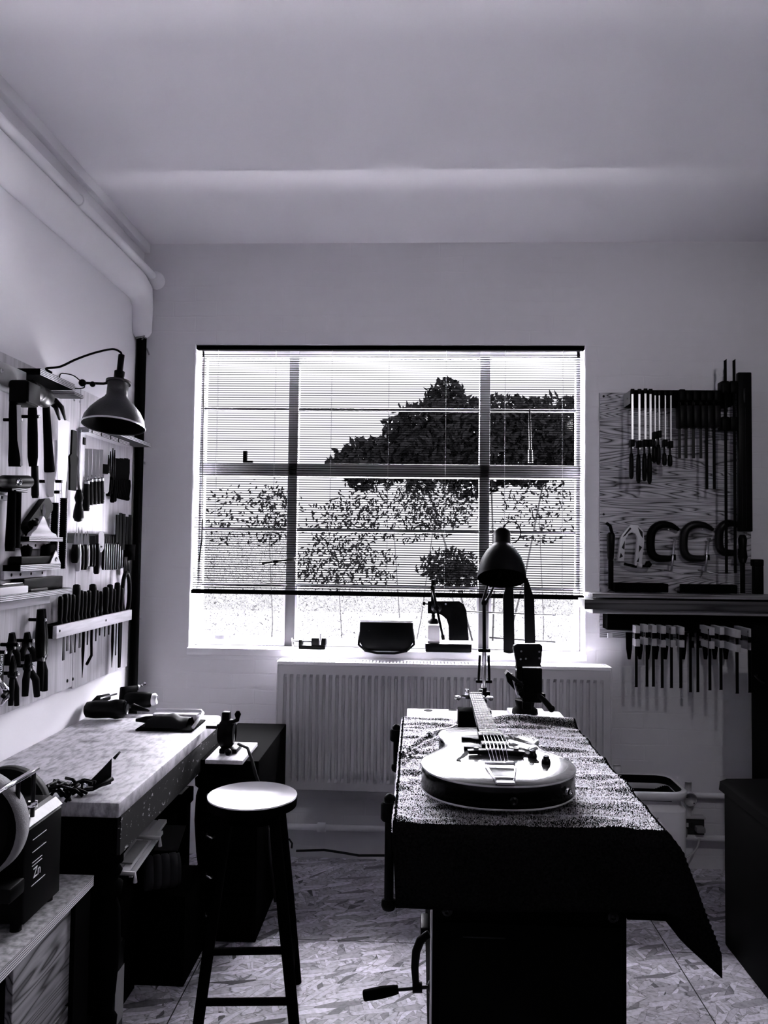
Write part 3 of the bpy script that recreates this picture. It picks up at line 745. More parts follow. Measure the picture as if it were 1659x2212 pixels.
# screwdriver rack
t = thing('tool_rack', 'long white plank rack holding screwdrivers across the side wall', 'rack', (XL, 3.23, 1.20))
ra_, rb_ = L(123, 1352, .09), L(287, 1338, .09)
zt_, zb_ = L(123, 1353, .09).z, L(123, 1380, .09).z
MB().mm((ra_.x - .016, ra_.y, zb_), (ra_.x, D - .29, zt_), .002).build('front_plank', 'pale_plank', t)
MB().mm((XL + PO, ra_.y, zb_), (ra_.x - .016, D - .30, zt_)).build('block', 'black_wood', t, False)
for px, py in ((129, 1363), (229, 1340)):
    p = L(px, py, .0905); MB().cyl(p - V(.002, 0, 0), p + V(.001, 0, 0), .005, 10).build('screw', 'black_metal', t)
SD = [(131, 1288, 1330, .010, 0), (141, 1283, 1425, .012, 1), (149, 1283, 1405, .010, 1), (157, 1284, 1410, .011, 1), (166, 1262, 1408, .016, 0), (176, 1275, 1398, .010, 1), (183, 1277, 1462, .012, 2), (192, 1275, 1392, .010, 0), (201, 1261, 1430, .016, 3),
      (210, 1275, 1384, .009, 0), (218, 1277, 1372, .009, 0), (229, 1268, 1374, .014, 0), (238, 1262, 1370, .014, 0), (246, 1272, 1440, .010, 2), (254, 1258, 1414, .014, 0), (262, 1270, 1440, .012, 4)]
def zat(px, py, y_): return L(px, py, .06).z
for k, (px, y0, y1, r, kind) in enumerate(SD):
    off = .058
    words_ = {0: 'slim shafted', 1: 'flat bladed', 2: 'long pointed', 3: 'curved tipped', 4: 'thick dark'}[kind]
    t = thing('screwdriver', ORD[k] + ' tool from the near end of the white plank rack, ' + words_, 'screwdriver', L(px, 1330, off), 'tools in the plank rack')
    a = L(px, y0, off); zz_ = zt_ + .004
    MB().lathe(a, V(a.x, a.y, zz_ - .02), [(0, r * .4), (.03, r * .9), (.15, r), (.5, r * .95), (.75, r * .75), (.85, r), (1, r * .6)], 12).build('handle', 'black_plastic', t)
    q = L(px, y1, off); e = V(a.x, a.y, zz_ - .02); f_ = V(a.x, a.y, q.z)
    w = MB()
    if kind == 0: w.cyl(e, f_, .0032, 8)
    elif kind == 1: w.blade(e, f_, [(0, .012), (.6, .014), (1, .016)], NX, .003)
    elif kind == 2: w.lathe(e, f_, [(0, .006), (.5, .007), (1, .001)], 8)
    elif kind == 3: w.tube([e, e * .5 + f_ * .5, f_ + V(0, .005, .03), f_ + V(0, -.04, 0)], .006, 8)
    else: w.blade(e, f_, [(0, .035), (.5, .035), (1, .02)], NX, .006)
    w.build('shaft', 'dark_steel' if kind in (0, 1) else 'black_metal', t)
t = thing('bolt_cutter', 'large black looped tool hanging highest at the far end of the plank rack', 'cutter', L(272, 1280, .06))
w = MB(); c = L(272, 1282, .06)
w.tube([c + V(0, .0 + .045 * math.sin(q), .10 * math.cos(q)) for q in [i * math.pi / 8 - math.pi * .9 for i in range(15)]], .010, 8); w.build('loop', 'black_metal', t)
w = MB()
for dy in (-.03, -.01, .01, .03): w.cyl(c + V(0, dy, .09), c + V(0, dy, .17), .004, 6)
w.build('prongs', 'dark_steel', t)

# pliers on their pegs
def pliers(label, px, yh, yp, yl, lx0, lx1, off=PO + .03, r=.011, jaw=.016, nose=False):
    t = thing('pliers', label, 'pliers', L(px, yp, off), 'pliers on the hammer board')
    a, p = L(px, yh, off), L(px, yp, off)
    w = MB()
    for s_ in (-1, 1):
        d_ = V(.35, s_ * .9, 0) * (jaw * .35)
        w.lathe(p + d_, a + d_ * .8, [(0, jaw * .7), (.4, jaw * .75), (1, jaw * (.2 if nose else .5))], 10)
    w.build('jaws', 'black_metal', t)
    MB().cyl(p + V(-.012, 0, 0), p + V(.014, 0, 0), jaw * .85, 14).build('pivot', 'dark_steel', t)
    for lx in (lx0, lx1):
        q = L(lx, yl, off); mid = p * .55 + q * .45 + V(0, (q - p).y * .35, 0)
        MB().tube([p, mid, q], [r * .8, r, r * .85], 10).build('handle', 'rubber', t)
    return t
pliers('upper pliers with spread handles hanging furthest from the plank rack', 25, 1367, 1394, 1438, 14, 39)
pliers('needle nosed pliers with long closed handles hanging lowest and furthest from the plank rack', 27, 1416, 1457, 1524, 23, 36, PO + .045, .010, .014, True)
pliers('short jawed pliers with bowed handles hanging on the middle upper peg', 58, 1366, 1390, 1428, 46, 73)
pliers('pliers with long black grips hanging on the middle lower peg', 60, 1413, 1441, 1504, 54, 80, PO + .045, .013, .015)
pliers('big black pincers hanging from the high peg beside the plank rack', 88, 1316, 1416, 1492, 86, 96, PO + .04, .014, .026)
for px, py, lab in ((40, 1393, 'white tipped peg of the upper pliers'), (72, 1384, 'white tipped peg of the bowed pliers'), (98, 1339, 'white tipped peg at the head of the big pincers'), (39, 1455, 'white tipped peg of the needle nosed pliers'), (71, 1439, 'white tipped peg of the long gripped pliers'), (97, 1417, 'white tipped peg at the waist of the big pincers'), (12, 1409, 'white tipped peg above the black boxed tool')): peg(px, py, .06, lab)
t = thing('staple_tin', 'black box with white vertical lettering hanging at the edge of the hammer board', 'box', L(0, 1445, .04))
a, b_ = L(-14, 1420, PO + .045), L(8, 1475, PO + .045)
MB().mm((XL + PO, a.y, L(4, 1473, PO + .045).z), (XL + PO + .045, b_.y, L(4, 1416, PO + .045).z), .003).build('body', 'black_plastic', t)
text('lettering', 'vulcan', .028, Matrix.Translation((XL + PO + .0455, b_.y - .012, L(4, 1458, PO + .045).z)) @ Matrix(((0, 0, 1, 0), (0, -1, 0, 0), (1, 0, 0, 0), (0, 0, 0, 1))) @ Matrix.Identity(4), 'paper', t)
t = thing('adjustable_wrench', 'bright adjustable wrench hanging lowest at the edge of the hammer board', 'wrench', L(4, 1500, .04))
w = MB(); c = L(3, 1503, PO + .04)
w.tube([c + V(0, -.02, .05), c + V(0, .015, .02), c + V(0, .022, -.01), c + V(0, -.005, -.03)], [.008, .016, .016, .006], 10); w.build('jaw', 'chrome', t)
MB().tube([c + V(0, -.02, .05), c + V(0, -.05, .09)], .010, 8).build('handle', 'chrome', t)
MB().cyl(c + V(.012, -.01, 0), c + V(.012, .015, .01), .009, 10).build('worm_screw', 'black_metal', t)

# plane shelves
def holed_rail(label, px0, px1, y0, y1, holes, off=PO + .014):
    t = thing('holed_rail', label, 'rail', L((px0 + px1) / 2, y0, 0), 'pale rails with holes on the hammer board')
    a, b_ = L(px0, y0, off), L(px1, y1, off); zc = (L(px0, (y0 + y1) / 2, off)).z
    MB().mm((XL + PO, a.y, a.z), (a.x, b_.y, b_.z), .002).build('rail', 'pale_plank', t)
    for f_ in holes:
        MB().cyl((a.x - .002, a.y + (b_.y - a.y) * f_, (a.z + b_.z) / 2), (a.x + .001, a.y + (b_.y - a.y) * f_, (a.z + b_.z) / 2), .0055, 10).build('hole', 'slot_dark', t)
    return t
def ply_shelf(name, label, px0, px1, ytop, ybot, off):
    t = thing(name, label, 'shelf', L((px0 + px1) / 2, ybot, 0))
    a, b_ = L(px0, ytop, off), L(px0, ybot, off); e = L(px1, ytop, off)
    MB().mm((XL + PO, a.y, b_.z), (a.x - .0015, e.y, a.z)).build('board', 'black_wood', t, False)
    MB().mm((a.x - .0015, a.y, b_.z), (a.x, e.y, a.z)).build('board_edge', 'ply_edge', t, False)
    return t, a, e
holed_rail('pale rail with four holes directly under the wedge topped shelf', 40, 104, 1170, 1186, (.08, .3, .55, .85))
holed_rail('pale rail with four holes directly under the block plane shelf', 10, 101, 1234, 1245, (.15, .35, .6, .88))
t, a, e = ply_shelf('plane_shelf', 'short plywood shelf with a pale wooden wedge on its front', 64, 136, 1159, 1169, .075)
w = MB(); w0, w1 = L(66, 1157, .075), L(124, 1157, .075); zb = a.z
pts = [V(w0.x, w0.y + (w1.y - w0.y) * f_, zb + .075 * h_) for f_, h_ in ((0, 0), (.06, .18), (.2, .35), (.34, .72), (.44, 1.0), (.5, .92), (.62, .55), (.78, .25), (.95, .15), (1, 0))]
w.prism(pts, (-.016, 0, 0), .002); w.build('wedge', 'pale_wood', t)
t2 = thing('bench_plane', 'black bench plane leaning up against the wall on the wedge topped shelf', 'plane', L(72, 1158, .05))
p0, p1 = L(58, 1149, .038), L(103, 1084, .038)
MB().blade(p0, p1, [(0, .05), (.1, .06), (.9, .055), (1, .03)], V(1, -.25, .1), .032).build('body', 'black_metal', t2, False)
q = p0 * .4 + p1 * .6; MB().blade(q + V(.018, -.006, -.025), q + V(.018, -.006, .035), [(0, .006), (.5, .012), (1, .006)], V(.8, -.6, 0), .004).build('lever_cap', 'chrome', t2)
q = p0 * .8 + p1 * .2; MB().lathe(q + V(.014, -.012, .0), q + V(.032, -.03, .02), [(0, .008), (.5, .014), (1, .009)], 12).build('knob', 'black_plastic', t2)
t, a, e = ply_shelf('block_plane_shelf', 'plywood shelf carrying the small black block plane', 45, 131, 1221, 1234, .08)
t2 = thing('block_plane', 'small black block plane with a round knob standing on a plywood shelf', 'plane', V(a.x - .035, a.y, a.z))
zt2 = a.z + .0005; y0 = L(34, 1220, .05).y; y1 = L(112, 1215, .05).y
MB().mm((XL + .025, y0, zt2), (XL + .07, y1, zt2 + .028), .004).build('body', 'black_metal', t2)
MB().lathe((XL + .05, y0 + .07, zt2 + .02), (XL + .05, y0 + .07, zt2 + .066), [(0, .014), (.5, .018), (.85, .020), (1, .008)], 14).build('knob', 'black_wood', t2)
MB().tube([(XL + .05, y1 - .06, zt2 + .02), (XL + .05, y1 - .05, zt2 + .052), (XL + .05, y1 - .01, zt2 + .058), (XL + .05, y1 + .02, zt2 + .045)], [.016, .020, .018, .009], 12).build('tote', 'black_wood', t2)
c = V(XL + .073, y1 - .025, zt2 + .018); MB().prism([c + V(0, -.045, -.018), c + V(0, .04, -.018), c + V(0, 0, .03)], (.004, 0, 0), .001).build('side_cheek', 'alu', t2)
MB().cyl(c + V(.003, 0, -.002), c + V(.007, 0, -.002), .008, 12).build('cap_screw', 'chrome', t2)
t = thing('joiner_hammer', 'short black hammer with a bright end lying across a small plywood ledge', 'hammer', L(30, 1045, .08))
a, b_ = L(-20, 1040, .085), L(62, 1041, .085); MB().lathe(a, b_, [(0, .016), (.3, .018), (.32, .021), (.97, .022), (1, .020)], 18).build('head', 'black_metal', t)
MB().lathe(b_, b_ + (b_ - a) * .015, [(0, .020), (1, .012)], 18).build('striking_face', 'steel', t)
p = L(40, 1041, .108); MB().lathe(p, p + V(.004, -.003, 0), [(0, .012), (.5, .012), (1, .008)], 14).build('ring', 'chrome', t)
a, b_ = vseg(26, 1058, 1191, .075); MB().lathe(a, b_, [(0, .013), (.4, .014), (.9, .017), (1, .015)], 12).build('handle', 'black_wood', t)
a, b_ = vseg(38, 1058, 1184, .055); MB().lathe(a, b_, [(0, .013), (1, .015)], 12).build('second_handle', 'black_wood', t)
t, a, e = ply_shelf('hammer_ledge', 'little plywood ledge under the short bright ended hammer', 27, 60, 1047, 1060, .085)
holed_rail('pale rail with one hole at the board edge under the short hammer', -20, 19, 1066, 1082, (.6,))
# long stone shelf
t, a, e = ply_shelf('stone_shelf', 'long plywood shelf carrying sharpening stones above the pliers', 1, 156, 1288, 1302, .10)
MB().mm((XL + PO, a.y - .1, a.z - .055), (XL + PO + .02, e.y - .05, a.z - .03)).build('bracket_rail', 'pale_plank', t, False)
zs = a.z + .0005
def stone(name, label, cat, y0, y1, x0, x1, h_, m_, z=zs, bev=.003):
    return tag(MB().mm((x0, y0, z), (x1, y1, z + h_), bev).build(name, m_), label, cat)
ya = L(46, 1275, .06).y; yb = L(130, 1270, .06).y
stone('stone_case', 'long black case lying on the sharpening shelf near the board seam', 'case', ya, yb, XL + .025, XL + .07, .045, 'black_plastic')
stone('sharpening_stone', 'pale layered sharpening stone at the front of the long plywood shelf', 'sharpening stone', L(1, 1290, .1).y, L(62, 1280, .1).y, XL + .078, XL + .099, .024, 'paper')
stone('honing_strop', 'dark flat strop lying behind the pale sharpening stone', 'strop', L(0, 1280, .07).y - .05, L(44, 1275, .06).y, XL + .02, XL + .074, .030, 'leather')
stone('steel_scraper', 'bright strip lying on top of the dark strop on the sharpening shelf', 'scraper', L(0, 1270, .06).y, L(43, 1270, .06).y, XL + .045, XL + .07, .004, 'steel', zs + .0305, .001)
stone('steel_scraper', 'small bright scraper in front of the black case on the sharpening shelf', 'scraper', L(64, 1283, .09).y, L(101, 1278, .09).y, XL + .076, XL + .095, .010, 'dark_steel')

# wall lamp
t = thing('wall_lamp', 'steel dome wall lamp hanging out from the tool boards on a black stem', 'lamp', (-1.41, 2.86, 2.12))
rim = B(245, 921, 2.98); top = B(244, 852, 2.98); axis = (top - rim + V(.008, .02, 0)).normalized()
h_ = (top - rim).length; R0 = 67.5 * 2.98 / F
prof = [(0, R0), (.02, R0), (.25, R0 * .95), (.5, R0 * .80), (.72, R0 * .60), (.9, R0 * .40), (1.0, R0 * .34)]
inner = [(1.0, R0 * .30), (.9, R0 * .37), (.72, R0 * .57), (.5, R0 * .77), (.25, R0 * .92), (0, R0 * .97)]
tp = rim + axis * h_
w = MB(); rings = []
for tt, r in prof + inner: rings.append((tt, r))
w.lathe(rim, tp, prof, 40, False); w.build('shade', 'shade_metal', t)
w = MB(); w.lathe(rim + axis * .003, tp, [(0, R0 * .96), (.25, R0 * .90), (.5, R0 * .75), (.8, R0 * .46), (.98, R0 * .2)], 40, False); w.build('shade_lining', 'black', t)
w = MB(); w.lathe(rim - axis * .001, rim + axis * .006, [(0, R0 * 1.0), (.5, R0 * 1.03), (1, R0 * 1.0)], 40, False); w.build('rim', 'steel', t)
w = MB(); w.cyl(tp - axis * .01, tp + axis * .055, R0 * .335, 28); w.lathe(tp + axis * .05, tp + axis * .06, [(0, R0 * .40), (1, R0 * .40)], 28); w.build('collar', 'shade_metal', t)
c0 = tp + axis * .06
w = MB(); w.cyl(c0, c0 + axis * .04, .020, 18); w.cyl(c0 + axis * .04, c0 + axis * .11, .012, 14); w.build('lamp_holder', 'black_plastic', t)
ct = c0 + axis * .11
sh = V(-1.30, 2.70, 2.128)
w = MB(); pts = [ct, ct + V(-.006, 0, .012), ct + V(-.03, -.02, .018)]
e0 = B(150, 782, 2.80); pts += [B(205, 762, 2.92), B(165, 776, 2.85), B(130, 792, 2.77), B(100, 796, 2.72), sh]
w.tube(smooth(pts), .0042, 8); w.build('cord', 'black', t)
w = MB(); j = tp + axis * .05 + V(-.06, 0, .0); k_ = B(178, 827, 2.93)
w.tube([tp + axis * .055 + V(-.03, 0, 0), j, k_], .005, 8); w.ell(k_, .014); w.ell(B(200, 830, 2.95), .011); w.build('clamp_arm', 'black_metal', t)
w = MB(); w.tube(smooth([k_, B(160, 812, 2.9), B(140, 807, 2.88), B(130, 809, 2.87), B(129, 826, 2.87), B(134, 832, 2.88), B(160, 839, 2.9), B(182, 837, 2.93), k_]), .0022, 6); w.build('wire_clip', 'black_metal', t)

# ================================================================== left bench
BZ = .784; bx0, bx1, by0, by1 = XL + .004, -.845, 2.25, 3.42
t = thing('workbench', 'old wooden workbench with a worn top and turned legs against the side wall', 'workbench', (-1.12, 2.83, 0))
w = MB(); w.mm((bx0, by0, BZ - .045), (bx1, by1, BZ), .008); w.build('bench_top', 'bench_top', t)
w = MB(); w.mm((bx1 - .012, by0 + .02, BZ - .155), (bx1 - .002, by1 - .01, BZ - .046)); w.build('side_apron', 'chipped', t, False)
w = MB(); w.mm((bx0 + .02, by0 + .03, BZ - .16), (bx1 - .012, by0 + .05, BZ - .046)); w.build('front_apron', 'black_wood', t, False)
w = MB(); w.mm((bx0 + .02, by1 - .05, BZ - .16), (bx1 - .012, by1 - .03, BZ - .046)); w.build('rear_apron', 'black_wood', t, False)
MB().mm((bx0 + .02, by0 + .115, .12), (bx1 - .10, by0 + .13, BZ - .046)).build('under_bench_shade', 'black_wood', t, False)  # dark sheet added to stand in for the shade under the bench
legp = [(0, .020), (.05, .024), (.12, .020), (.16, .034), (.20, .036), (.23, .022), (.30, .030), (.48, .040), (.62, .036), (.665, .026), (.68, .040), (.72, .042), (.735, .028), (.77, .040), (.80, .026), (.805, .042), (1, .042)]
for x in (bx1 - .05, bx0 + .05):
    for y in (by0 + .06, by1 - .06):
        MB().lathe((x, y, 0), (x, y, BZ - .045), legp, 20).build('leg', 'black_wood', t)
# things lying on it
def on(px, py): return H(px, py, BZ + .001)
t = thing('cordless_drill', 'black power drill lying on its side at the wall end of the old bench', 'power tool', on(240, 1558))
a, b_ = on(178, 1556), on(268, 1556)
w = MB(); w.lathe(a + V(0, .02, .040), b_ + V(0, .02, .043), [(0, .018), (.05, .032), (.25, .037), (.6, .036), (.75, .041), (.95, .038), (1, .028)], 18); w.build('body', 'black_plastic', t)
w = MB(); w.tube([a + V(.02, .04, .05), a + V(.03, .09, .07), a + V(.06, .13, .075)], [.016, .018, .014], 10); w.build('grip', 'rubber', t)
w = MB(); p = a + V(.055, .05, .082); w.cyl(p, p + V(.05, .05, .012), .004, 8); w.build('bit', 'steel', t)
w = MB(); w.cyl(b_ + V(-.005, .02, .043), b_ + V(.006, .02, .043), .022, 16); w.build('end_cap', 'dark_steel', t)
t = thing('angle_grinder', 'second black power tool with bright fittings lying behind the drill on the bench', 'power tool', on(285, 1550) + V(0, .12, 0))
a = on(252, 1543); b_ = on(312, 1543)
MB().lathe(a + V(0, .08, .045), b_ + V(.01, .08, .048), [(0, .02), (.1, .034), (.5, .036), (.9, .034), (1, .02)], 18).build('body', 'black_plastic', t)
MB().lathe(b_ + V(.008, .08, .047), b_ + V(.028, .08, .047), [(0, .028), (.5, .030), (1, .018)], 16).build('collar', 'alu', t)
MB().tube([a + V(0, .06, .03), a + V(-.01, .10, .085), a + V(.045, .13, .092)], [.016, .02, .012], 10).build('grip', 'rubber', t)
p = a + V(.045, .13, .098); MB().cyl(p, p + V(.025, .02, .010), .009, 12).build('button', 'chrome', t)
MB().lathe(b_ + V(-.05, .0, .03), b_ + V(.03, -.03, .022), [(0, .016), (1, .004)], 10).build('nozzle', 'black_metal', t)
t = thing('tray', 'flat dark board with a bright rim at the far corner of the old bench', 'board', on(365, 1570))
a, b_ = on(292, 1579), on(413, 1578)
MB().mm((a.x, a.y, BZ + .001), (b_.x + .012, a.y + .20, BZ + .008), .002).build('base_board', 'black_wood', t)
w = MB(); w.tube([V(a.x + .02, a.y + .19, BZ + .045), V(b_.x - .005, a.y + .19, BZ + .045), V(b_.x + .008, a.y + .17, BZ + .04), V(b_.x + .01, a.y + .02, BZ + .016)], .007, 8); w.build('rim', 'white_gloss', t)
MB().mm((a.x + .02, a.y + .14, BZ + .008), (b_.x - .01, a.y + .185, BZ + .04), .004).build('ledge', 'pale_plank', t)
t2 = thing('tool_roll', 'black leather tool roll lying bunched up on the flat board', 'tool roll', V(a.x + .1, a.y + .08, BZ + .009))
w = MB()
def rollf(u, v):
    x = a.x + .03 + (b_.x - a.x - .05) * u; y = a.y + .02 + .12 * v
    h_ = .044 * math.sin(math.pi * v) ** .6 * (.7 + .3 * math.sin(math.pi * min(1, u * 1.15))) + .006 * noise.noise(V(x * 30, y * 30, 1))
    return V(x, y, BZ + .0095 + max(0, h_))
w.grid(rollf, 26, 12); w.build('wrap', 'leather', t2)
w = MB(); w.lathe((a.x - .02, a.y + .06, BZ + .030), (a.x + .06, a.y + .07, BZ + .034), [(0, .006), (.5, .014), (1, .015)], 10); w.build('protruding_handle', 'black_plastic', t2)
# near cluster: loose straps, keys and a scoop
p = on(150, 1722)
t = thing('key_bunch', 'tangle of dark keys and straps lying on the near end of the old bench', 'keys', p)
rnd = random.Random(4); w = MB()
for k in range(22):
    q = p + V(rnd.uniform(-.055, .045), rnd.uniform(-.06, .05), .018 + .022 * rnd.random())
    d_ = V(rnd.uniform(-1, 1), rnd.uniform(-1, 1), rnd.uniform(-.3, .6)).normalized() * .03
    w.tube([q - d_, q + d_ * .2 + V(0, 0, .008), q + d_], .005, 6)
w.build('links', 'black_metal', t)
w = MB(); q = p + V(-.06, .05, .03); w.blade(q, q + V(.04, -.03, .0), [(0, .03), (1, .03)], V(.3, .3, 1), .008); w.build('tag', 'leather', t)
w = MB()
for k in range(5):
    q = p + V(rnd.uniform(-.03, .05), rnd.uniform(-.05, .02), .035); w.cyl(q, q + V(.012, .004, .004), .003, 6)
w.build('rings', 'chrome', t)
q = on(193, 1714)
t = thing('scoop', 'curved black scoop blade standing on edge beside the tangle of keys', 'scoop', q)
w = MB()
def scoopf(u, v):
    an = -1.1 + 2.0 * u
    return q + V(-.03 + .075 * u, .02 + .05 * u - .03 * math.cos(an), .004 + (.012 + .065 * u ** 1.4) * v + .01 * u)
w.grid(scoopf, 12, 5); w.build('blade', 'leather', t)
w = MB(); w.tube([q + V(.045, .07, .085), q + V(.055, .09, .10)], [.005, .003], 8); w.build('tip', 'leather', t)
w = MB(); w.tube([q + V(-.03, -.01, .010), q + V(.01, .0, .014), q + V(.05, .05, .03)], .007, 8); w.build('lip', 'black_metal', t)

# low cabinet in the foreground
LZ = .60
t = thing('low_cabinet', 'low pine fronted cabinet with a plywood top in the near corner', 'cabinet', (-1.15, 1.7, 0))
MB().mm((XL + .004, 1.05, LZ - .003), (-.893, 2.20, LZ)).build('top_surface', 'grey_top', t, False)
MB().mm((XL + .004, 1.05, LZ - .028), (-.8935, 2.20, LZ - .003)).build('top_board', 'ply_edge', t, False)
MB().mm((-.93, 1.80, .31), (-.912, 2.10, LZ - .030), .002).build('door', 'pine', t, False)
MB().mm((-.93, 1.80, .02), (-.912, 2.10, .30), .002).build('drawer', 'pine', t, False)
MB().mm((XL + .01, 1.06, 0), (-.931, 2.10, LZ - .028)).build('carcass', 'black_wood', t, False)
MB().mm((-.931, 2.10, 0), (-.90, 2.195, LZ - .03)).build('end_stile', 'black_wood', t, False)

# wet grinder
t = thing('wet_grinder', 'wet stone sharpening machine with a big grindstone standing on the low cabinet', 'grinder', (-1.05, 1.95, LZ))
wc = V(-1.033, 1.80, .864)
MB().lathe(wc, wc + V(0, .05, 0), [(0, .02), (0, .119), (.06, .125), (.94, .125), (1, .119), (1, .02)], 56).build('grindstone', 'stone', t)
MB().lathe(wc + V(0, -.004, 0), wc + V(0, .0, 0), [(0, .10), (1, .117)], 40).build('stone_face', 'black', t)
w = MB(); w.prism([(-1.16, 1.86, LZ + .02), (-.925, 1.86, LZ + .02), (-.925, 1.86, .835), (-.955, 1.86, .865), (-1.16, 1.86, .865)], (0, .20, 0), .008); w.build('housing', 'black_metal', t)
MB().prism([(-.9235, 1.87, .843), (-.9235, 2.05, .843), (-.942, 2.05, .861), (-.942, 1.87, .861)], V(.6, 0, .6).normalized() * .003).build('bright_edge', 'mid_wood', t, False)
w = MB(); w.cyl((-.93, 1.66, .970), (-.93, 1.922, .970), .0065, 12); w.build('support_bar', 'chrome', t)
for y in (1.83, 1.905):
    MB().cyl((-.93, y, .86), (-.93, y, .966), .0055, 12).build('bar_post', 'dark_steel', t)
    MB().lathe((-.93, y, .885), (-.93, y, .897), [(0, .012), (1, .012)], 6).build('lock_nut', 'chrome', t)
lc = V(-1.085, 2.075, .815)
MB().lathe(lc, lc + V(0, .028, 0), [(0, .108), (.1, .112), (.9, .112), (1, .108)], 44).build('honing_wheel', 'leather', t)
MB().cyl((-1.06, 1.85, .864), (-1.085, 2.08, .815), .010, 10).build('shaft', 'steel', t)
MB().lathe((-.985, 1.845, .865), (-.965, 1.905, .875), [(0, .018), (.3, .022), (1, .014)], 14).build('adjusting_knob', 'black_plastic', t)
MB().mm((-1.15, 1.79, .70), (-.92, 1.86, .735), .006).build('water_trough', 'black_plastic', t)
for x in (-1.14, -.95):
    for y in (1.88, 2.04): MB().cyl((x, y, LZ + .0005), (x, y, LZ + .024), .014, 10).build('foot', 'rubber', t)
TX = Matrix(((0, 0, 1, 0), (1, 0, 0, 0), (0, 1, 0, 0), (0, 0, 0, 1)))
text('lettering', 'Zn', .034, Matrix.Translation((-.9238, 1.905, .712)) @ TX, 'ivory', t)
for z in (.695, .742, .750, .775, .805):
    MB().mm((-.925, 1.90, z), (-.9238, 1.95 + .02 * ((z * 1000) % 2), z + .0012)).build('label_line', 'alu', t, False)

# under the bench
t = thing('strapped_slats', 'bundle of pale wooden slats strapped together leaning out under the old bench', 'bundle of slats', on(300, 1800) - V(0, 0, .5))
p0, p1 = B(253, 1898, 2.50), B(343, 1775, 2.86)
dv = (p1 - p0).normalized(); sv = V(1, 0, 0); nv = sv.cross(dv).normalized()
for k, (o_, wd_, m_, s0, s1) in enumerate(((-.02, .028, 'pale_plank', 0, 1), (.012, .030, 'paper', .1, 1.02), (.036, .012, 'alu', .05, .8))):
    w = MB(); a, b_ = p0 + (p1 - p0) * s0 + sv * o_, p0 + (p1 - p0) * s1 + sv * o_
    w.blade(a, b_, [(0, wd_), (1, wd_)], nv, .012); w.build('slat', m_, t, False)
MB().blade(p0 + (p1 - p0) * .2 + nv * .010 + sv * .0, p0 + (p1 - p0) * .58 + nv * .010, [(0, .04), (1, .04)], nv, .004).build('dark_slat', 'mid_wood', t, False)
for f_ in (.02, .62):
    q = p0 + (p1 - p0) * f_; w = MB()
    w.tube([q + sv * .055 - nv * .015, q + sv * .055 + nv * .014, q - sv * .04 + nv * .016, q - sv * .045 - nv * .015], .007, 8); w.build('strap', 'paper', t)
def crate(name, label, cat, c, d_, m_='black_wood', lidm=None):
    o = thing(name, label, cat, (c[0], c[1], c[2] - d_[2] / 2)); MB().box(c, d_, None, .004).build('body', m_, o)
    if lidm: MB().box((c[0], c[1], c[2] + d_[2] / 2 + .001), (d_[0] * .8, d_[1] * .7, .0015)).build('label', lidm, o, False)
    return o
a = H(285, 1960, .30)
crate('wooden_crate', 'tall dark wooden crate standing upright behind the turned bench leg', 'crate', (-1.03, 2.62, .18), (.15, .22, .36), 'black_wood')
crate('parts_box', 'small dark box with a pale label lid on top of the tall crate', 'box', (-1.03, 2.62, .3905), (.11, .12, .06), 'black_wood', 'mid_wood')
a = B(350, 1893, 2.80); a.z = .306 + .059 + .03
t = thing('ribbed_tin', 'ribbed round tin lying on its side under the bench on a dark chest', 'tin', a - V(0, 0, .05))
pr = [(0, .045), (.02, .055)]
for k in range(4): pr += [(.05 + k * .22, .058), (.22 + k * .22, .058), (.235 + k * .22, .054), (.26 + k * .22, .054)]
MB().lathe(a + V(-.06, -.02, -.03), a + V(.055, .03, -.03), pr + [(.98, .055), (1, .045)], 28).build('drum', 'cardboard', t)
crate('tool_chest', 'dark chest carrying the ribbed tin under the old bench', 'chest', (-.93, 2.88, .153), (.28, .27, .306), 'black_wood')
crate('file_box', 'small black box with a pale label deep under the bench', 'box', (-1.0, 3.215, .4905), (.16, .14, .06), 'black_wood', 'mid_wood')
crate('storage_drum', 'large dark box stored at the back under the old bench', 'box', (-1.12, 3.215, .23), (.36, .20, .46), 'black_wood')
c = B(368, 1810, 3.04); tag(MB().box(c, (.09, .12, .004), Matrix.Rotation(.5, 3, 'X')).build('paper_tag', 'cardboard'), 'grey paper tag sticking up under the bench behind the strapped slats', 'tag')
# glue jug behind the near leg
a = H(250, 2105, .03)
t = thing('jug', 'square dark jug with pale side patches standing behind the turned leg', 'jug', (-.955, 2.40, 0))
MB().mm((-1.01, 2.39, 0), (-.90, 2.48, .30), .012).build('body', 'black_plastic', t)
MB().mm((-.8995, 2.40, .06), (-.8985, 2.47, .22)).build('label', 'mid_wood', t, False)
MB().lathe((-.95, 2.41, .30), (-.95, 2.41, .37), [(0, .03), (.5, .02), (.6, .024), (1, .022)], 14).build('cap', 'alu', t)

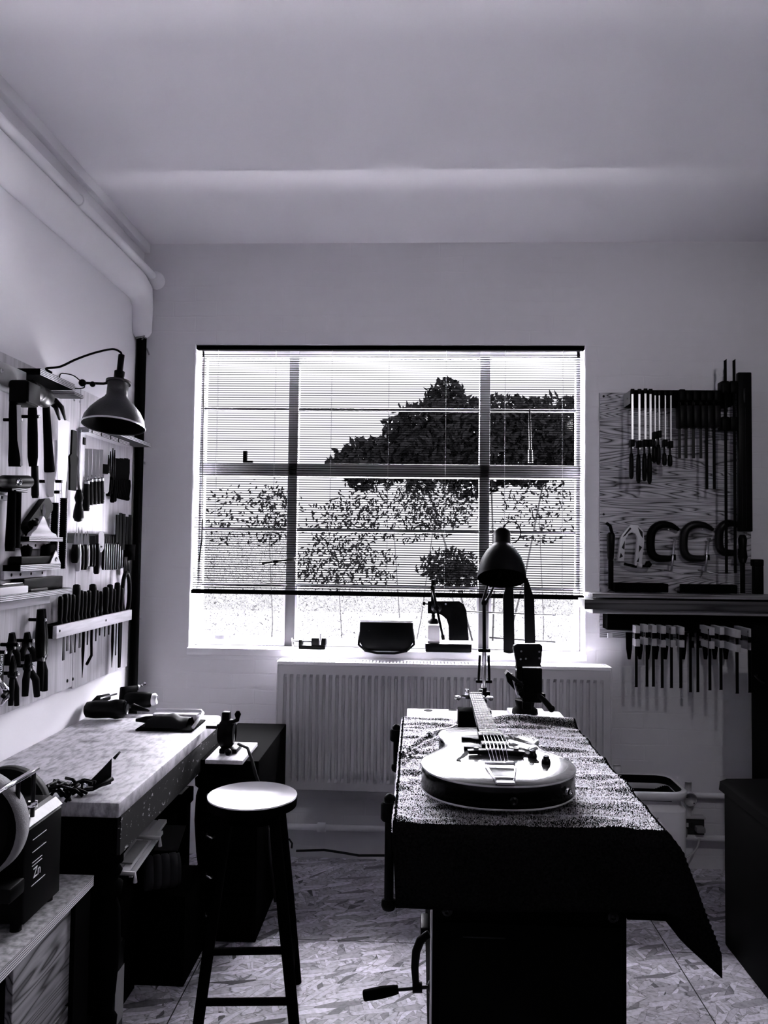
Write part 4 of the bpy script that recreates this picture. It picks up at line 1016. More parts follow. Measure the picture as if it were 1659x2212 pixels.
# chest of drawers with a hand cranked grinder, beyond the bench
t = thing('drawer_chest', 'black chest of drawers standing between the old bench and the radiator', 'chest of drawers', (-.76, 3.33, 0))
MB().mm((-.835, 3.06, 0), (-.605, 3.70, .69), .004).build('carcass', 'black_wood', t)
for k, z in enumerate((.55, .40, .25, .10)):
    d_ = MB().mm((-.825, 3.05, z - .06), (-.615, 3.06, z + .07), .002).build('drawer', 'black_wood', t)
    MB().tube([(-.80, 3.049, z + .01), (-.795, 3.03, z + .01), (-.775, 3.03, z + .002), (-.77, 3.049, z)], .005, 6).build('handle', 'steel', d_)
t = thing('board_offcut', 'pale square board under the hand cranked grinder on the black chest', 'board', (-.74, 3.15, .691))
MB().mm((-.80, 3.00, .691), (-.655, 3.28, .706), .002).build('board', 'pale_wood', t)
t = thing('hand_grinder', 'black hand cranked bench grinder with an upright crank handle', 'hand grinder', (-.73, 3.12, .707))
g0 = B(492, 1608, 3.10)
MB().mm((-.77, 3.09, .7065), (-.70, 3.19, .725), .004).build('base', 'black_metal', t)
c = V(B(490, 1590, 3.12).x, 3.12, .78)
MB().lathe(c + V(-.03, 0, 0), c + V(.03, 0, 0), [(0, .04), (.2, .056), (.8, .056), (1, .04)], 22).build('gear_case', 'black_metal', t)
MB().mm((c.x - .02, 3.105, .80), (c.x + .012, 3.135, .865), .006).build('pillar', 'black_metal', t)
k_ = [B(470, 1570, 3.1), B(492, 1563, 3.1), B(503, 1559, 3.1), B(513, 1555, 3.1)]
MB().tube(k_, [.010, .009, .008, .008], 8).build('crank_arm', 'black_metal', t)
MB().lathe(B(513, 1558, 3.1), B(514, 1536, 3.1), [(0, .006), (.3, .008), (.7, .013), (1, .006)], 12).build('crank_handle', 'black_wood', t)
MB().ell(B(493, 1625, 3.03), .014).build('clamp_knob', 'black_plastic', t)
MB().mm((c.x - .08, 3.10, .80), (c.x - .035, 3.14, .812)).build('tool_rest', 'dark_steel', t)
w = MB(); w.tube([B(515, 1607, 3.09), B(535, 1616, 3.04), B(545, 1645, 2.98), B(552, 1672, 2.985), V(-.594, 3.16, .50), V(-.594, 3.30, .2), V(-.590, 3.40, .007)], .006, 6)
tag(w.build('grinder_cable', 'cardboard'), 'grey cable running down behind the stool from the hand cranked grinder', 'cable')

# ================================================================== stool
t = thing('stool', 'round topped wooden stool with a glossy pale seat and dark splayed legs', 'stool', (-.537, 2.62, 0))
sc_ = V(-.537, 2.62, .70)
MB().lathe(sc_ - V(0, 0, .004), sc_, [(0, .147), (1, .147)], 56).build('seat', 'stool_seat', t)
MB().lathe(sc_ - V(0, 0, .038), sc_ - V(0, 0, .004), [(0, .135), (.15, .146), (.9, .149), (1, .147)], 56).build('seat_rim', 'black_wood', t)
LG = []
q0, q1 = H(431, 2212, 0), H(645, 2212, 0)
for (bx, by, tx, ty) in ((-.668, 2.475, -.605, 2.56), (-.358, 2.475, -.455, 2.56), (-.735, 2.80, -.625, 2.70), (-.405, 2.80, -.46, 2.70)):
    a, b_ = V(bx, by, 0), V(tx, ty, .665); LG.append((a, b_))
    MB().lathe(a, b_, [(0, .017), (.5, .019), (1, .017)], 14).build('leg', 'black_wood', t)
def lp(k, z): a, b_ = LG[k]; return a + (b_ - a) * (z / .665)
for i, j, z in ((0, 1, .245), (0, 1, .10), (0, 2, .16), (1, 3, .16)):
    MB().cyl(lp(i, z), lp(j, z + (.012 if i == 0 and j == 1 else 0)), .012, 12).build('rung', 'black_wood', t)
MB().lathe(sc_ - V(0, 0, .075), sc_ - V(0, 0, .038), [(0, .095), (1, .105)], 32).build('under_ring', 'black_wood', t)

# ================================================================== centre bench
CZ = .85; cx0, cx1, cy0, cy1 = -.035, .600, 1.94, 3.33
t = thing('repair_bench', 'black fronted repair bench with a pale top standing in the middle of the room', 'workbench', (.28, 2.6, 0))
MB().mm((cx0, cy0, CZ - .05), (cx1, cy1, CZ), .004).build('bench_top', 'pale_wood', t)
MB().mm((.048, 2.0, .0), (.526, 3.20, CZ - .05), .003).build('cabinet', 'black_wood', t)
MB().mm((.066, 1.992, .06), (.512, 2.0, .60), .002).build('front_panel', 'black', t)
for px, py in ((966, 1967), (1324, 1980)):
    p = B(px, py, 2.0)
    MB().lathe(p + V(0, .002, 0), p + V(0, -.006, 0), [(0, .014), (.5, .014), (.8, .012), (.8, .008), (1, .007)], 24).build('bolt', 'dark_steel', t)
a, b_ = B(1000, 2023, 1.99), B(1092, 2029, 1.99)
MB().mm((a.x, 1.9905, b_.z), (b_.x, 1.992, a.z)).build('label_slot', 'dark_steel', t, False)
a = B(1352, 1967, 2.02); MB().mm((.527, 2.0, a.z - .014), (.625, 3.0, a.z), .002).build('side_ledge', 'black_wood', t)
MB().mm((.044, 2.0, 0.0), (.048, 2.06, .64)).build('lit_side_strip', 'paper', t, False)  # pale strip painted in for window light on the cabinet's left face
for px, py in ((925, 1535), (978, 1534)):
    p = H(px, py, CZ); MB().lathe(p + V(0, 0, -.001), p + V(0, 0, .0015), [(0, .018), (1, .018)], 18).build('dog_hole', 'slot_dark', t)

# towel
TZ = CZ + .004
def towel(u, v):
    # u across (left hang, top, right hang), v along (front hang -> far edge)
    s_ = -.035 + u * (.035 + .66 + .24); lft, wid = .0, cx1 - cx0 + .012
    x = cx0 - .008 + s_; a_ = max(0.0, s_ - wid); la = max(0.0, -s_)
    q = -.195 + v * (.195 + 1.16); b2 = max(0.0, -q)
    y = cy0 - .008 + max(0.0, q)
    z = TZ + .004
    big, sm = max(a_, b2), min(a_, b2)
    z -= big * (.98) + .30 * sm
    if a_ > 0: x = cx0 - .008 + wid + .016 * min(1, a_ / .03) + .40 * sm + .03 * a_
    if b2 > 0: y = cy0 - .008 - .014 * min(1, b2 / .03) - .25 * sm
    if la > 0: z -= la * .9; x = cx0 - .008 - .008
    # hem of the front hang wavers
    if b2 > 0 and a_ == 0: x += .010 * (b2 / .19) * (1 - u) ; z -= .004 * math.sin(u * 7)
    r = noise.noise(V(x * 4, y * 13, 2.0)) + .6 * noise.noise(V(x * 9 + 3, y * 26, 5.0))
    amp = .017 * (1.35 - .7 * u)
    k = max(0.0, r) * amp * (0 if (a_ > 0 or b2 > 0) else 1)
    ce = 2.52 + .42 * (1 - math.exp(-max(0.0, x - cx0) * 12)) - .06 * x
    k += .018 * math.exp(-((y - ce) / .022) ** 2) * math.exp(-max(0, x - .16) * 12) * (0 if (a_ > 0 or b2 > 0) else 1)
    k += .010 * math.exp(-((y - ce + .07) / .02) ** 2) * math.exp(-max(0, x - .12) * 12) * (0 if (a_ > 0 or b2 > 0) else 1)
    # far edge rises in a soft rolled fold on the right
    k += .028 * math.exp(-((q - 1.125 + .10 * (x - .3)) / .030) ** 2) * (1 / (1 + math.exp(-(x - .30) * 40))) * (0 if a_ > 0 else 1)
    if b2 > 0: y += .006 * noise.noise(V(x * 7, z * 3, 1)) ; 
    if a_ > 0: x += .008 * noise.noise(V(y * 6, z * 3, 4))
    return V(x, y, z + k)
o = MB().grid(towel, 110, 150).build('towel', 'towel')
md = o.modifiers.new('thickness', 'SOLIDIFY'); md.thickness = .003; md.offset = 0.0
# terry loops standing out of the cloth, back-lit by the window
rnd = random.Random(21); pv = []; pf = []
for _ in range(210000):
    u, v = rnd.random(), rnd.random()
    if v < .145 or (u > .72 and rnd.random() < .97): continue      # pile left off the hanging parts so they stay dark, as if shaded
    p = towel(u, v); e_ = .004; pu = towel(min(1, u + e_), v) - p; pw = towel(u, min(1, v + e_)) - p
    nn = pu.cross(pw)
    if nn.length < 1e-9: continue
    nn.normalize()
    d_ = (nn * .8 + V(rnd.uniform(-1, 1), rnd.uniform(-1, 1), rnd.uniform(-.2, .6)) * .9).normalized()
    sd = d_.cross(V(rnd.uniform(-1, 1), rnd.uniform(-1, 1), rnd.uniform(-1, 1)))
    if sd.length < 1e-3: continue
    sd = sd.normalized() * rnd.uniform(.0005, .0010); L_ = rnd.uniform(.0018, .0042)
    q = p + nn * .0012; k = len(pv)
    pv += [q - sd, q + sd, q + d_ * L_ + sd * .5, q + d_ * L_ - sd * .5]; pf.append((k, k + 1, k + 2, k + 3))
pm = bpy.data.meshes.new('pile'); pm.from_pydata(pv, [], pf); pm.materials.append(MT['terry'])
po_ = bpy.data.objects.new('pile', pm); S.collection.objects.link(po_); po_.parent = o; po_['kind'] = 'stuff'
tag(o, 'dark rumpled towel draped over the repair bench under the guitar', 'towel')

# ------------------------------------------------------------------ guitar
P0 = H(1092, 1698, .936); PN = H(1027, 1513, .985)
ga = (PN - P0).normalized(); gl = V(ga.y, -ga.x, 0).normalized(); gn = gl.cross(ga).normalized()
if gn.z < 0: gn = -gn
GLEN = (PN - P0).length
def G(u, v, h_=0.0): return P0 + gl * u + ga * v + gn * h_
halfL = [(0, 0), (-.05, .003), (-.10, .016), (-.15, .045), (-.188, .092), (-.205, .15), (-.198, .205), (-.172, .252), (-.146, .29), (-.134, .325), (-.136, .36), (-.146, .40), (-.146, .44), (-.125, .475), (-.085, .495), (-.04, .50)]
halfR = [(.03, .50), (.034, .465), (.045, .43), (.064, .412), (.085, .414), (.102, .432), (.114, .455), (.134, .43), (.146, .39), (.142, .355), (.135, .325), (.146, .29), (.172, .252), (.198, .205), (.205, .15), (.188, .092), (.15, .045), (.10, .016), (.05, .003)]
def spline(pts, n_, sharp=()):
    out = []; N = len(pts)
    for i in range(N):
        p0, p1, p2, p3 = pts[i - 1], pts[i], pts[(i + 1) % N], pts[(i + 2) % N]
        if i in sharp: p0 = p1
        if (i + 1) % N in sharp: p3 = p2
        for k in range(n_):
            tt = k / n_
            out.append(tuple(.5 * ((2 * b) + (-a + c) * tt + (2 * a - 5 * b + 4 * c - d) * tt ** 2 + (-a + 3 * b - 3 * c + d) * tt ** 3) for a, b, c, d in zip(p0, p1, p2, p3)))
    return out
base = halfL + halfR
sharp = {len(halfL) - 1, len(halfL), len(halfL) + 6}
outl = spline(base, 5, sharp)
GC = (0.0, .22); DEP = .066
def arch(s_): return .017 * (1 - s_ * s_) ** 1.0 if s_ < .9 else .017 * (1 - .81) * (1 - (s_ - .9) / .1) ** .7
def gtop(u, v):
    # height of the arched top above the rim plane at (u, v)
    du, dv = u / .205, (v - .2) / .30
    s_ = min(.97, math.sqrt(du * du * .9 + dv * dv * .75)); return .011 * (1 - s_ * s_)
t = thing('guitar', 'dark archtop hollow body guitar lying face up on the towel, neck towards the window', 'guitar', G(0, .2, -.06))
w = MB(); rings = []
for s_ in (1.0, .985, .95, .88, .76, .6, .42, .22):
    ring = []
    for (u, v) in outl:
        uu, vv = GC[0] + (u - GC[0]) * s_, GC[1] + (v - GC[1]) * s_
        hh = 0 if s_ == 1.0 else gtop(uu, vv) * min(1, (1 - s_) / .12) ** .7
        ring.append(w.bm.verts.new(G(uu, vv, hh)))
    rings.append(ring)
ctr = w.bm.verts.new(G(*GC, gtop(*GC)))
n_ = len(outl)
for a, b_ in zip(rings, rings[1:]):
    for k in range(n_): w.bm.faces.new((a[(k + 1) % n_], a[k], b_[k], b_[(k + 1) % n_]))
for k in range(n_): w.bm.faces.new((rings[-1][(k + 1) % n_], rings[-1][k], ctr))
bmesh.ops.recalc_face_normals(w.bm, faces=w.bm.faces[:])
w.build('top', 'guitar', t)
w = MB(); A = [w.bm.verts.new(G(u, v, -.004)) for u, v in outl]; Bq = [w.bm.verts.new(G(u, v, -DEP + .003)) for u, v in outl]; cb = w.bm.verts.new(G(*GC, -DEP + .003))
for k in range(n_):
    w.bm.faces.new((A[k], A[(k + 1) % n_], Bq[(k + 1) % n_], Bq[k])); w.bm.faces.new((Bq[k], Bq[(k + 1) % n_], cb))
w.build('body_side', 'guitar_side', t)
def bind(h0, h1, name):
    w = MB(); A = []
    for g_, hh in ((.0008, h0), (.0018, (h0 + h1) / 2), (.0008, h1)):
        ring = []
        for k, (u, v) in enumerate(outl):
            (ua, va), (ub, vb) = outl[k - 1], outl[(k + 1) % n_]
            nn = V(vb - va, -(ub - ua), 0); nn = nn.normalized() * -1
            ring.append(w.bm.verts.new(G(u + nn.x * g_, v + nn.y * g_, hh)))
        A.append(ring)
    for a, b_ in zip(A, A[1:]):
        for k in range(n_): w.bm.faces.new((a[k], a[(k + 1) % n_], b_[(k + 1) % n_], b_[k]))
    w.build(name, 'ivory', t)
bind(.0005, -.0045, 'top_binding'); bind(-DEP + .008, -DEP + .003, 'back_binding')
# f-holes
fh = [(-.098, .155, .004), (-.108, .162, .007), (-.104, .175, .006), (-.094, .188, .007), (-.085, .208, .0095), (-.078, .228, .007), (-.069, .243, .0055), (-.060, .250, .006), (-.054, .246, .004)]
for sgn in (-1, 1):
    w = MB(); e1 = []; e2 = []
    for k, (u, v, wd_) in enumerate(fh):
        u = u * -sgn if sgn == 1 else u
        u = -abs(u) if sgn == -1 else abs(u)
        (ua, va, _), (ub, vb, _) = fh[max(0, k - 1)], fh[min(len(fh) - 1, k + 1)]
        dx, dy = (ub - ua) * (1 if sgn == -1 else -1), vb - va; L_ = math.hypot(dx, dy)
        nx, ny = -dy / L_, dx / L_
        for lst, q in ((e1, 1), (e2, -1)): lst.append(G(u + nx * wd_ * q * .8, v + ny * wd_ * q * .8, gtop(u, v) + .0012))
    for k in range(len(fh) - 1):
        w.bm.faces.new([w.bm.verts.new(p) for p in (e1[k], e1[k + 1], e2[k + 1], e2[k])])
    bmesh.ops.remove_doubles(w.bm, verts=w.bm.verts[:], dist=1e-5)
    bmesh.ops.recalc_face_normals(w.bm, faces=w.bm.faces[:])
    w.build('f_hole', 'slot_dark', t, False)
# neck, fretboard, frets, nut, headstock
def gbox(mb, u0, u1, v0, v1, h0, h1, bev=0.0, tap=None):
    tu = tap if tap else 1.0
    pts = [(u0, v0), (u1, v0), (u1 * tu, v1), (u0 * tu, v1)]
    return mb.prism([G(u, v, h0) for u, v in pts], gn * (h1 - h0), bev)
FB0, FB1 = .385, GLEN
fbh = .019
w = MB(); gbox(w, -.0285, .0285, FB0, FB1, fbh, fbh + .006, 0, .75); w.build('fretboard', 'ebony', t, False)
w = MB(); gbox(w, -.0275, .0275, .47, FB1, fbh - .018, fbh, .004, .76); w.build('neck', 'guitar_side', t)
SC = GLEN - .207
for k in range(1, 21):
    v = FB1 - SC * (1 - 2 ** (-k / 12)); hw = .0285 * (1 - .25 * (v - FB0) / (FB1 - FB0))
    MB().cyl(G(-hw, v, fbh + .0063), G(hw, v, fbh + .0063), .0011, 6).build('fret', 'chrome', t)
w = MB(); gbox(w, -.0215, .0215, FB1, FB1 + .005, fbh - .004, fbh + .009); w.build('nut', 'ivory', t)
w = MB(); hp = [(-.022, FB1 + .006, fbh - .002), (.022, FB1 + .006, fbh - .002), (.036, FB1 + .04, fbh - .010), (.040, FB1 + .14, fbh - .034), (.0, FB1 + .16, fbh - .038), (-.040, FB1 + .14, fbh - .034), (-.036, FB1 + .04, fbh - .010)]
w.prism([G(*p) for p in hp], gn * -.014); w.build('headstock', 'guitar_side', t)
for sgn in (-1, 1):
    for k in range(3):
        v = FB1 + .035 + k * .04; h_ = fbh - .012 - k * .009
        w = MB(); w.cyl(G(sgn * .025, v, h_), G(sgn * .025, v, h_ + .024), .004, 8); w.cyl(G(sgn * .03, v, h_ - .008), G(sgn * .052, v, h_ - .008), .003, 6); w.lathe(G(sgn * .05, v, h_ - .008), G(sgn * .066, v, h_ - .008), [(0, .004), (.4, .009), (1, .006)], 10)
        w.build('tuner', 'chrome', t)
# strings
TPV = .055
for k in range(6):
    f_ = (k - 2.5) / 2.5
    w = MB(); w.tube([G(f_ * .018, FB1 + .004, fbh + .0095), G(f_ * .026, .207, gtop(0, .207) + .0245), G(f_ * .022, TPV + .055, .020)], .00065 if k > 2 else .0009, 5)
    w.build('string', 'chrome', t)
# bridge
w = MB(); z0 = gtop(0, .207)
w.prism([G(u, .197, z0 + .006 + hh) for u, hh in ((-.075, -.004), (.075, -.004), (.078, .006), (.05, .008), (.0, .010), (-.05, .008), (-.078, .006))], ga * .02, .002); w.build('bridge', 'ebony', t)
w = MB()
for k in range(6): f_ = (k - 2.5) / 2.5; w.cyl(G(f_ * .026, .198, z0 + .016), G(f_ * .026, .216, z0 + .0235), .0028, 6)
w.build('saddles', 'chrome', t)
for sgn in (-1, 1): MB().lathe(G(sgn * .055, .207, z0 + .010), G(sgn * .055, .207, z0 + .020), [(0, .007), (1, .007)], 14).build('thumb_wheel', 'brass', t)
# pickups
def pickup(v, bright):
    z1 = gtop(0, v)
    w = MB(); pts = []
    for u, dv in ((-.085, .012), (-.062, .017), (-.045, .022), (.045, .022), (.062, .017), (.085, .012), (.085, -.004), (.06, -.008), (.045, -.020), (-.045, -.020), (-.06, -.008), (-.085, -.004)):
        pts.append(G(u, v + dv, z1 - .002))
    w.prism(pts, gn * .010, .002); w.build('pickup_surround', 'black_plastic', t)
    w = MB(); gbox(w, -.036, .036, v - .016, v + .018, z1 + .006, z1 + .020, .003); pk = w.build('pickup', 'black_plastic', t)
    w = MB(); gbox(w, -.030, .030, v - (.006 if bright else -.006), v + (.004 if bright else .016), z1 + .0203, z1 + .0212); w.build('pole_bar', 'ivory', pk, False)
pickup(.252, True); pickup(.345, False)
# trapeze tailpiece
w = MB()
for sgn in (-1, 1): w.tube([G(sgn * .038, TPV + .06, .018), G(sgn * .036, TPV + .03, .016), G(sgn * .024, .018, .010), G(sgn * .022, -.001, .006)], .0028, 8)
w.tube([G(-.040, TPV + .06, .018), G(.040, TPV + .06, .018)], .0042, 8)
w.build('tailpiece_frame', 'chrome', t)
w = MB(); w.tube([G(-.025, .022, .0115), G(.025, .022, .0115)], .003, 8); gbox(w, -.022, .022, -.004, .014, .004, .010, .001); w.build('tailpiece_hinge', 'brass', t)
MB().lathe(G(.02, -.004, -.035), G(.02, -.016, -.035), [(0, .010), (.3, .011), (.4, .005), (.7, .005), (.8, .008), (1, .006)], 16).build('end_pin', 'dark_steel', t)
MB().lathe(G(.165, .055, -.03), G(.172, .048, -.03), [(0, .009), (1, .006)], 14).build('jack_socket', 'chrome', t)
# knobs and guard
for (u, v) in ((.098, .195), (.128, .155)):
    z1 = gtop(u, v); kb = MB().lathe(G(u, v, z1), G(u, v, z1 + .020), [(0, .0125), (.1, .013), (.6, .011), (.62, .0085), (.95, .0085), (1, .007)], 20).build('control_knob', 'black_plastic', t)
    MB().lathe(G(u, v, z1 + .0202), G(u, v, z1 + .0215), [(0, .0075), (1, .006)], 18).build('knob_cap', 'chrome', kb)
w = MB(); pts = [(.040, .235), (.075, .222), (.108, .225), (.122, .245), (.118, .285), (.085, .325), (.05, .365), (.040, .37)]
w.prism([G(u, v, gtop(u, v) + .010) for u, v in pts], gn * .0025, .0006); w.build('pickguard', 'clear_guard', t)
MB().cyl(G(.115, .255, gtop(.115, .255)), G(.115, .255, gtop(.115, .255) + .010), .003, 8).build('guard_bracket', 'chrome', t)
# neck rest block
tag(MB().mm((.155, 2.865, TZ + .002), (.248, 2.945, .938), .003).build('neck_rest', 'black_wood'), 'upright black block under the guitar head holding up the neck', 'neck rest')

# ------------------------------------------------------------------ anglepoise lamp on the bench end
t = thing('desk_lamp', 'black jointed desk lamp with a dome shade standing before the window', 'lamp', (.28, 3.26, CZ))
lb = V(.279, 3.26, CZ)
MB().mm(lb + V(-.03, -.03, .0008), lb + V(.03, .03, .018), .004).build('clamp_base', 'black_metal', t)
w = MB(); w.lathe(lb + V(0, 0, .018), lb + V(0, 0, .105), [(0, .016), (.2, .012), (.5, .014), (.55, .018), (.75, .018), (.8, .012), (1, .012)], 14); w.box(lb + V(0, 0, .08), (.05, .025, .02), None, .003); w.build('pivot_bracket', 'black_metal', t)
e0, e1, e2 = lb + V(0, 0, .10), B(1046, 1405, 3.24), B(1046, 1302, 3.22)
MB().cyl(e0, e1 + V(0, 0, .0), .0085, 12).build('lower_arm', 'steel', t)
for dx in (-.022, .022):
    w = MB(); w.cyl(e0 + V(dx, 0, .03), e1 + V(dx * .8, 0, -.02), .0055, 10); w.build('spring', 'black_metal', t)
w = MB(); w.box(e0 + V(0, 0, .03), (.066, .018, .012), None, .003); w.build('yoke', 'black_metal', t)
MB().box(e1, (.05, .018, .014), None, .003).build('yoke', 'black_metal', t)
MB().cyl(e1, e2, .0078, 12).build('middle_arm', 'black_metal', t)
e3 = B(1053, 1275, 3.20); e4 = B(1072, 1235, 3.12)
w = MB(); w.ell(e2, .013); w.build('elbow', 'black_metal', t)
for dx in (-.012, .012):
    MB().cyl(e2 + V(dx * .6, 0, 0), e4 + V(dx * 1.5, 0, 0), .0055, 10).build('upper_arm', 'dark_steel', t)
rim = B(1084, 1250, 3.04); topc = B(1084, 1178, 3.10); ax = (topc - rim).normalized(); hh = (topc - rim).length; R0 = 52 * 3.05 / F
prof = [(0, R0), (.10, R0), (.35, R0 * .95), (.6, R0 * .82), (.8, R0 * .65), (.93, R0 * .49), (1.0, R0 * .38)]
MB().lathe(rim, topc, prof, 40, False).build('shade', 'black_metal', t)
MB().lathe(rim + ax * .002, topc, [(0, R0 * .97), (.35, R0 * .91), (.6, R0 * .78), (.8, R0 * .61), (.97, R0 * .3)], 40, False).build('shade_lining', 'black', t)
MB().lathe(topc - ax * .01, topc + ax * .078, [(0, R0 * .365), (.7, R0 * .365), (.85, R0 * .30), (.95, R0 * .18), (1, .004)], 28).build('lamp_holder', 'black_metal', t)
cc_ = B(1105, 1150, 3.10)
w = MB(); w.tube([cc_ + V(.036 * math.cos(q), 0, .042 * math.sin(q)) for q in [math.pi * (1.02 - i * .125) for i in range(13)]], .0024, 6); w.build('cable_loop', 'black', t)
MB().cyl(e4, rim + ax * .03 + V(-.02, .03, 0), .006, 8).build('shade_bracket', 'black_metal', t)

# ------------------------------------------------------------------ carving vise at the bench end
t = thing('carving_vise', 'black swivelling vise with a padded upright jaw plate and crank handle at the bench end', 'vise', (.44, 3.20, CZ))
vb = H(1125, 1540, CZ); vy = 3.20
X = lambda px, y=3.17: B(px, 1460, y).x
Z = lambda py, y=3.17: B(1140, py, y).z
MB().mm((X(1103), 3.08, CZ + .001), (X(1182), 3.29, CZ + .020), .003).build('base_board', 'pale_wood', t)
MB().lathe((X(1135), vy - .02, CZ + .021), (X(1135), vy - .02, CZ + .075), [(0, .052), (.3, .05), (.5, .035), (1, .04)], 24).build('swivel_base', 'rubber', t)
MB().mm((X(1127), 3.14, CZ + .07), (X(1169), 3.20, Z(1440)), .006).build('post', 'black_metal', t)
w = MB(); w.mm((X(1126), 3.13, Z(1530)), (X(1146), 3.19, CZ + .075), .004); w.build('front_foot', 'black_metal', t)
pts = [(1115, 1436), (1115, 1428), (1109, 1402), (1110, 1395), (1116, 1391), (1166, 1391), (1172, 1396), (1172, 1404), (1168, 1436), (1170, 1440), (1115, 1440)]
MB().prism([B(px, py, 3.13) for px, py in pts], (0, .03, 0), .004).build('jaw_plate', 'black_plastic', t)
MB().prism([B(px * .96 + 1140 * .04, py, 3.13) - V(0, .0015, 0) for px, py in pts], (0, .0012, 0)).build('jaw_pad', 'leather', t)
w = MB()
for px, py in ((1126, 1407), (1165, 1408), (1165, 1422), (1125, 1424), (1136, 1423)):
    p = B(px, py, 3.127); w = MB(); w.lathe(p, p - V(0, .004, 0), [(0, .004), (1, .002)], 10); w.build('rivet', 'steel', t)
w = MB(); w.mm((X(1114), 3.14, Z(1470)), (X(1126), 3.19, Z(1436)), .003); w.build('rear_jaw', 'black_metal', t)
pa, pb = B(1093, 1452, 3.12), B(1128, 1480, 3.12)
w = MB(); w.blade(pa, pb, [(0, .016), (1, .012)], V(0, 1, 0), .05); w.build('slide_arm', 'dark_steel', t)
w = MB(); w.prism([B(px, py, 3.10) for px, py in ((1093, 1458), (1097, 1474), (1128, 1510), (1134, 1500), (1126, 1480))], (0, .04, 0), .003); w.build('side_plate', 'black_metal', t)
w = MB(); w.tube([B(1105, 1455, 3.1), B(1112, 1478, 3.1), B(1118, 1500, 3.1)], .005, 8); w.cyl(B(1112, 1448, 3.12), B(1116, 1448, 3.12), .006, 8); w.build('screw_rod', 'steel', t)
for px, py in ((1122, 1490), (1117, 1478)): MB().ell(B(px, py, 3.09), .010).build('knob', 'black_plastic', t)
w = MB(); w.tube([B(1160, 1500, 3.15), B(1175, 1512, 3.12), B(1190, 1530, 3.10)], [.010, .011, .012], 12); w.ell(B(1191, 1531, 3.10), .014); w.build('crank_handle', 'black_plastic', t)
MB().mm((X(1170), 3.15, Z(1508)), (X(1177), 3.18, Z(1496)), .003).build('side_lug', 'black_metal', t)

# ------------------------------------------------------------------ vises on the bench edge
def endvise(label, hx, hy, by_, Y, r, hub=1.0):
    t = thing('bench_vise', label, 'vise', B(hx, hy, Y), 'vises on the edge of the repair bench')
    c = B(hx, hy, Y)
    MB().mm((cx0 - .004, Y - .06, CZ - .048), (cx0 - .001, Y + .06, CZ - .005), .001).build('face_plate', 'black_metal', t)
    MB().lathe((cx0 - .001, Y, c.z), (c.x - .012, Y, c.z), [(0, .018), (.5, .022), (1, .022)], 16).build('screw_collar', 'black_metal', t)
    MB().lathe(c + V(0, 0, -.024 * hub), c + V(0, 0, .024 * hub), [(0, .020), (.1, .024), (.9, .024), (1, .018)], 18).build('screw_head', 'black_metal', t)
    e = B(hx - 2, by_, Y)
    MB().cyl(V(c.x, Y, c.z + .035 * hub), V(c.x, Y, e.z), r, 14).build('bar', 'black_metal', t)
    MB().lathe(V(c.x, Y, e.z + .012), V(c.x, Y, e.z - .02), [(0, r * 1.02), (.1, r * 1.5), (.5, r * 1.6), (.8, r * 1.3), (1, .003)], 16).build('bar_end', 'black_metal', t)
    MB().lathe(V(c.x, Y, c.z + .024 * hub), V(c.x, Y, c.z + .045 * hub), [(0, .015), (.5, .016), (.9, .010), (1, .002)], 16).build('bar_top', 'black_metal', t)
endvise('near black bench vise with a long straight bar dropping beside the towel', 842, 1752, 1952, 2.10, .0125)
endvise('far black bench vise with a short bar and ball end below the towel fold', 856, 1588, 1657, 3.0, .011, .9)

# ------------------------------------------------------------------ G-clamp on the bench side
t = thing('bench_clamp', 'large black clamp with a threaded screw and round handle gripping the bench side', 'clamp', B(900, 2080, 2.04))
Yc = 2.05
w = MB(); w.tube([B(927, 2017, Yc), B(921, 2021, Yc), B(908, 2032, Yc), B(899, 2055, Yc), B(896, 2090, Yc), B(898, 2120, Yc), B(901, 2136, Yc)], [.010, .010, .011, .011, .010, .009, .009], 12); w.build('frame', 'black_metal', t)
MB().cyl(B(891, 2133, Yc), B(912, 2133, Yc), .013, 14).build('screw_boss', 'black_metal', t)
a, b_ = B(858, 2138, Yc), B(926, 2132, Yc); pr = []
for k in range(26): pr += [(k / 26, .0052), ((k + .5) / 26, .0040)]
MB().lathe(a, b_, pr + [(1, .005)], 10).build('screw', 'dark_steel', t)
MB().lathe(B(785, 2151, Yc), B(860, 2137, Yc), [(0, .011), (.03, .0135), (.5, .0145), (.9, .012), (1, .010)], 16).build('handle', 'black_wood', t)
MB().lathe(B(924, 2132, Yc), B(931, 2132, Yc), [(0, .008), (.3, .014), (1, .015)], 16).build('pad', 'dark_steel', t)
t = tag(MB().mm((B(908, 2010, 2.2).x, 2.15, B(908, 2012, 2.2).z), (.044, 2.24, B(908, 1985, 2.2).z), .006).build('clamp_block', 'black_metal'), 'small black block fixed to the bench side above the large clamp', 'block')

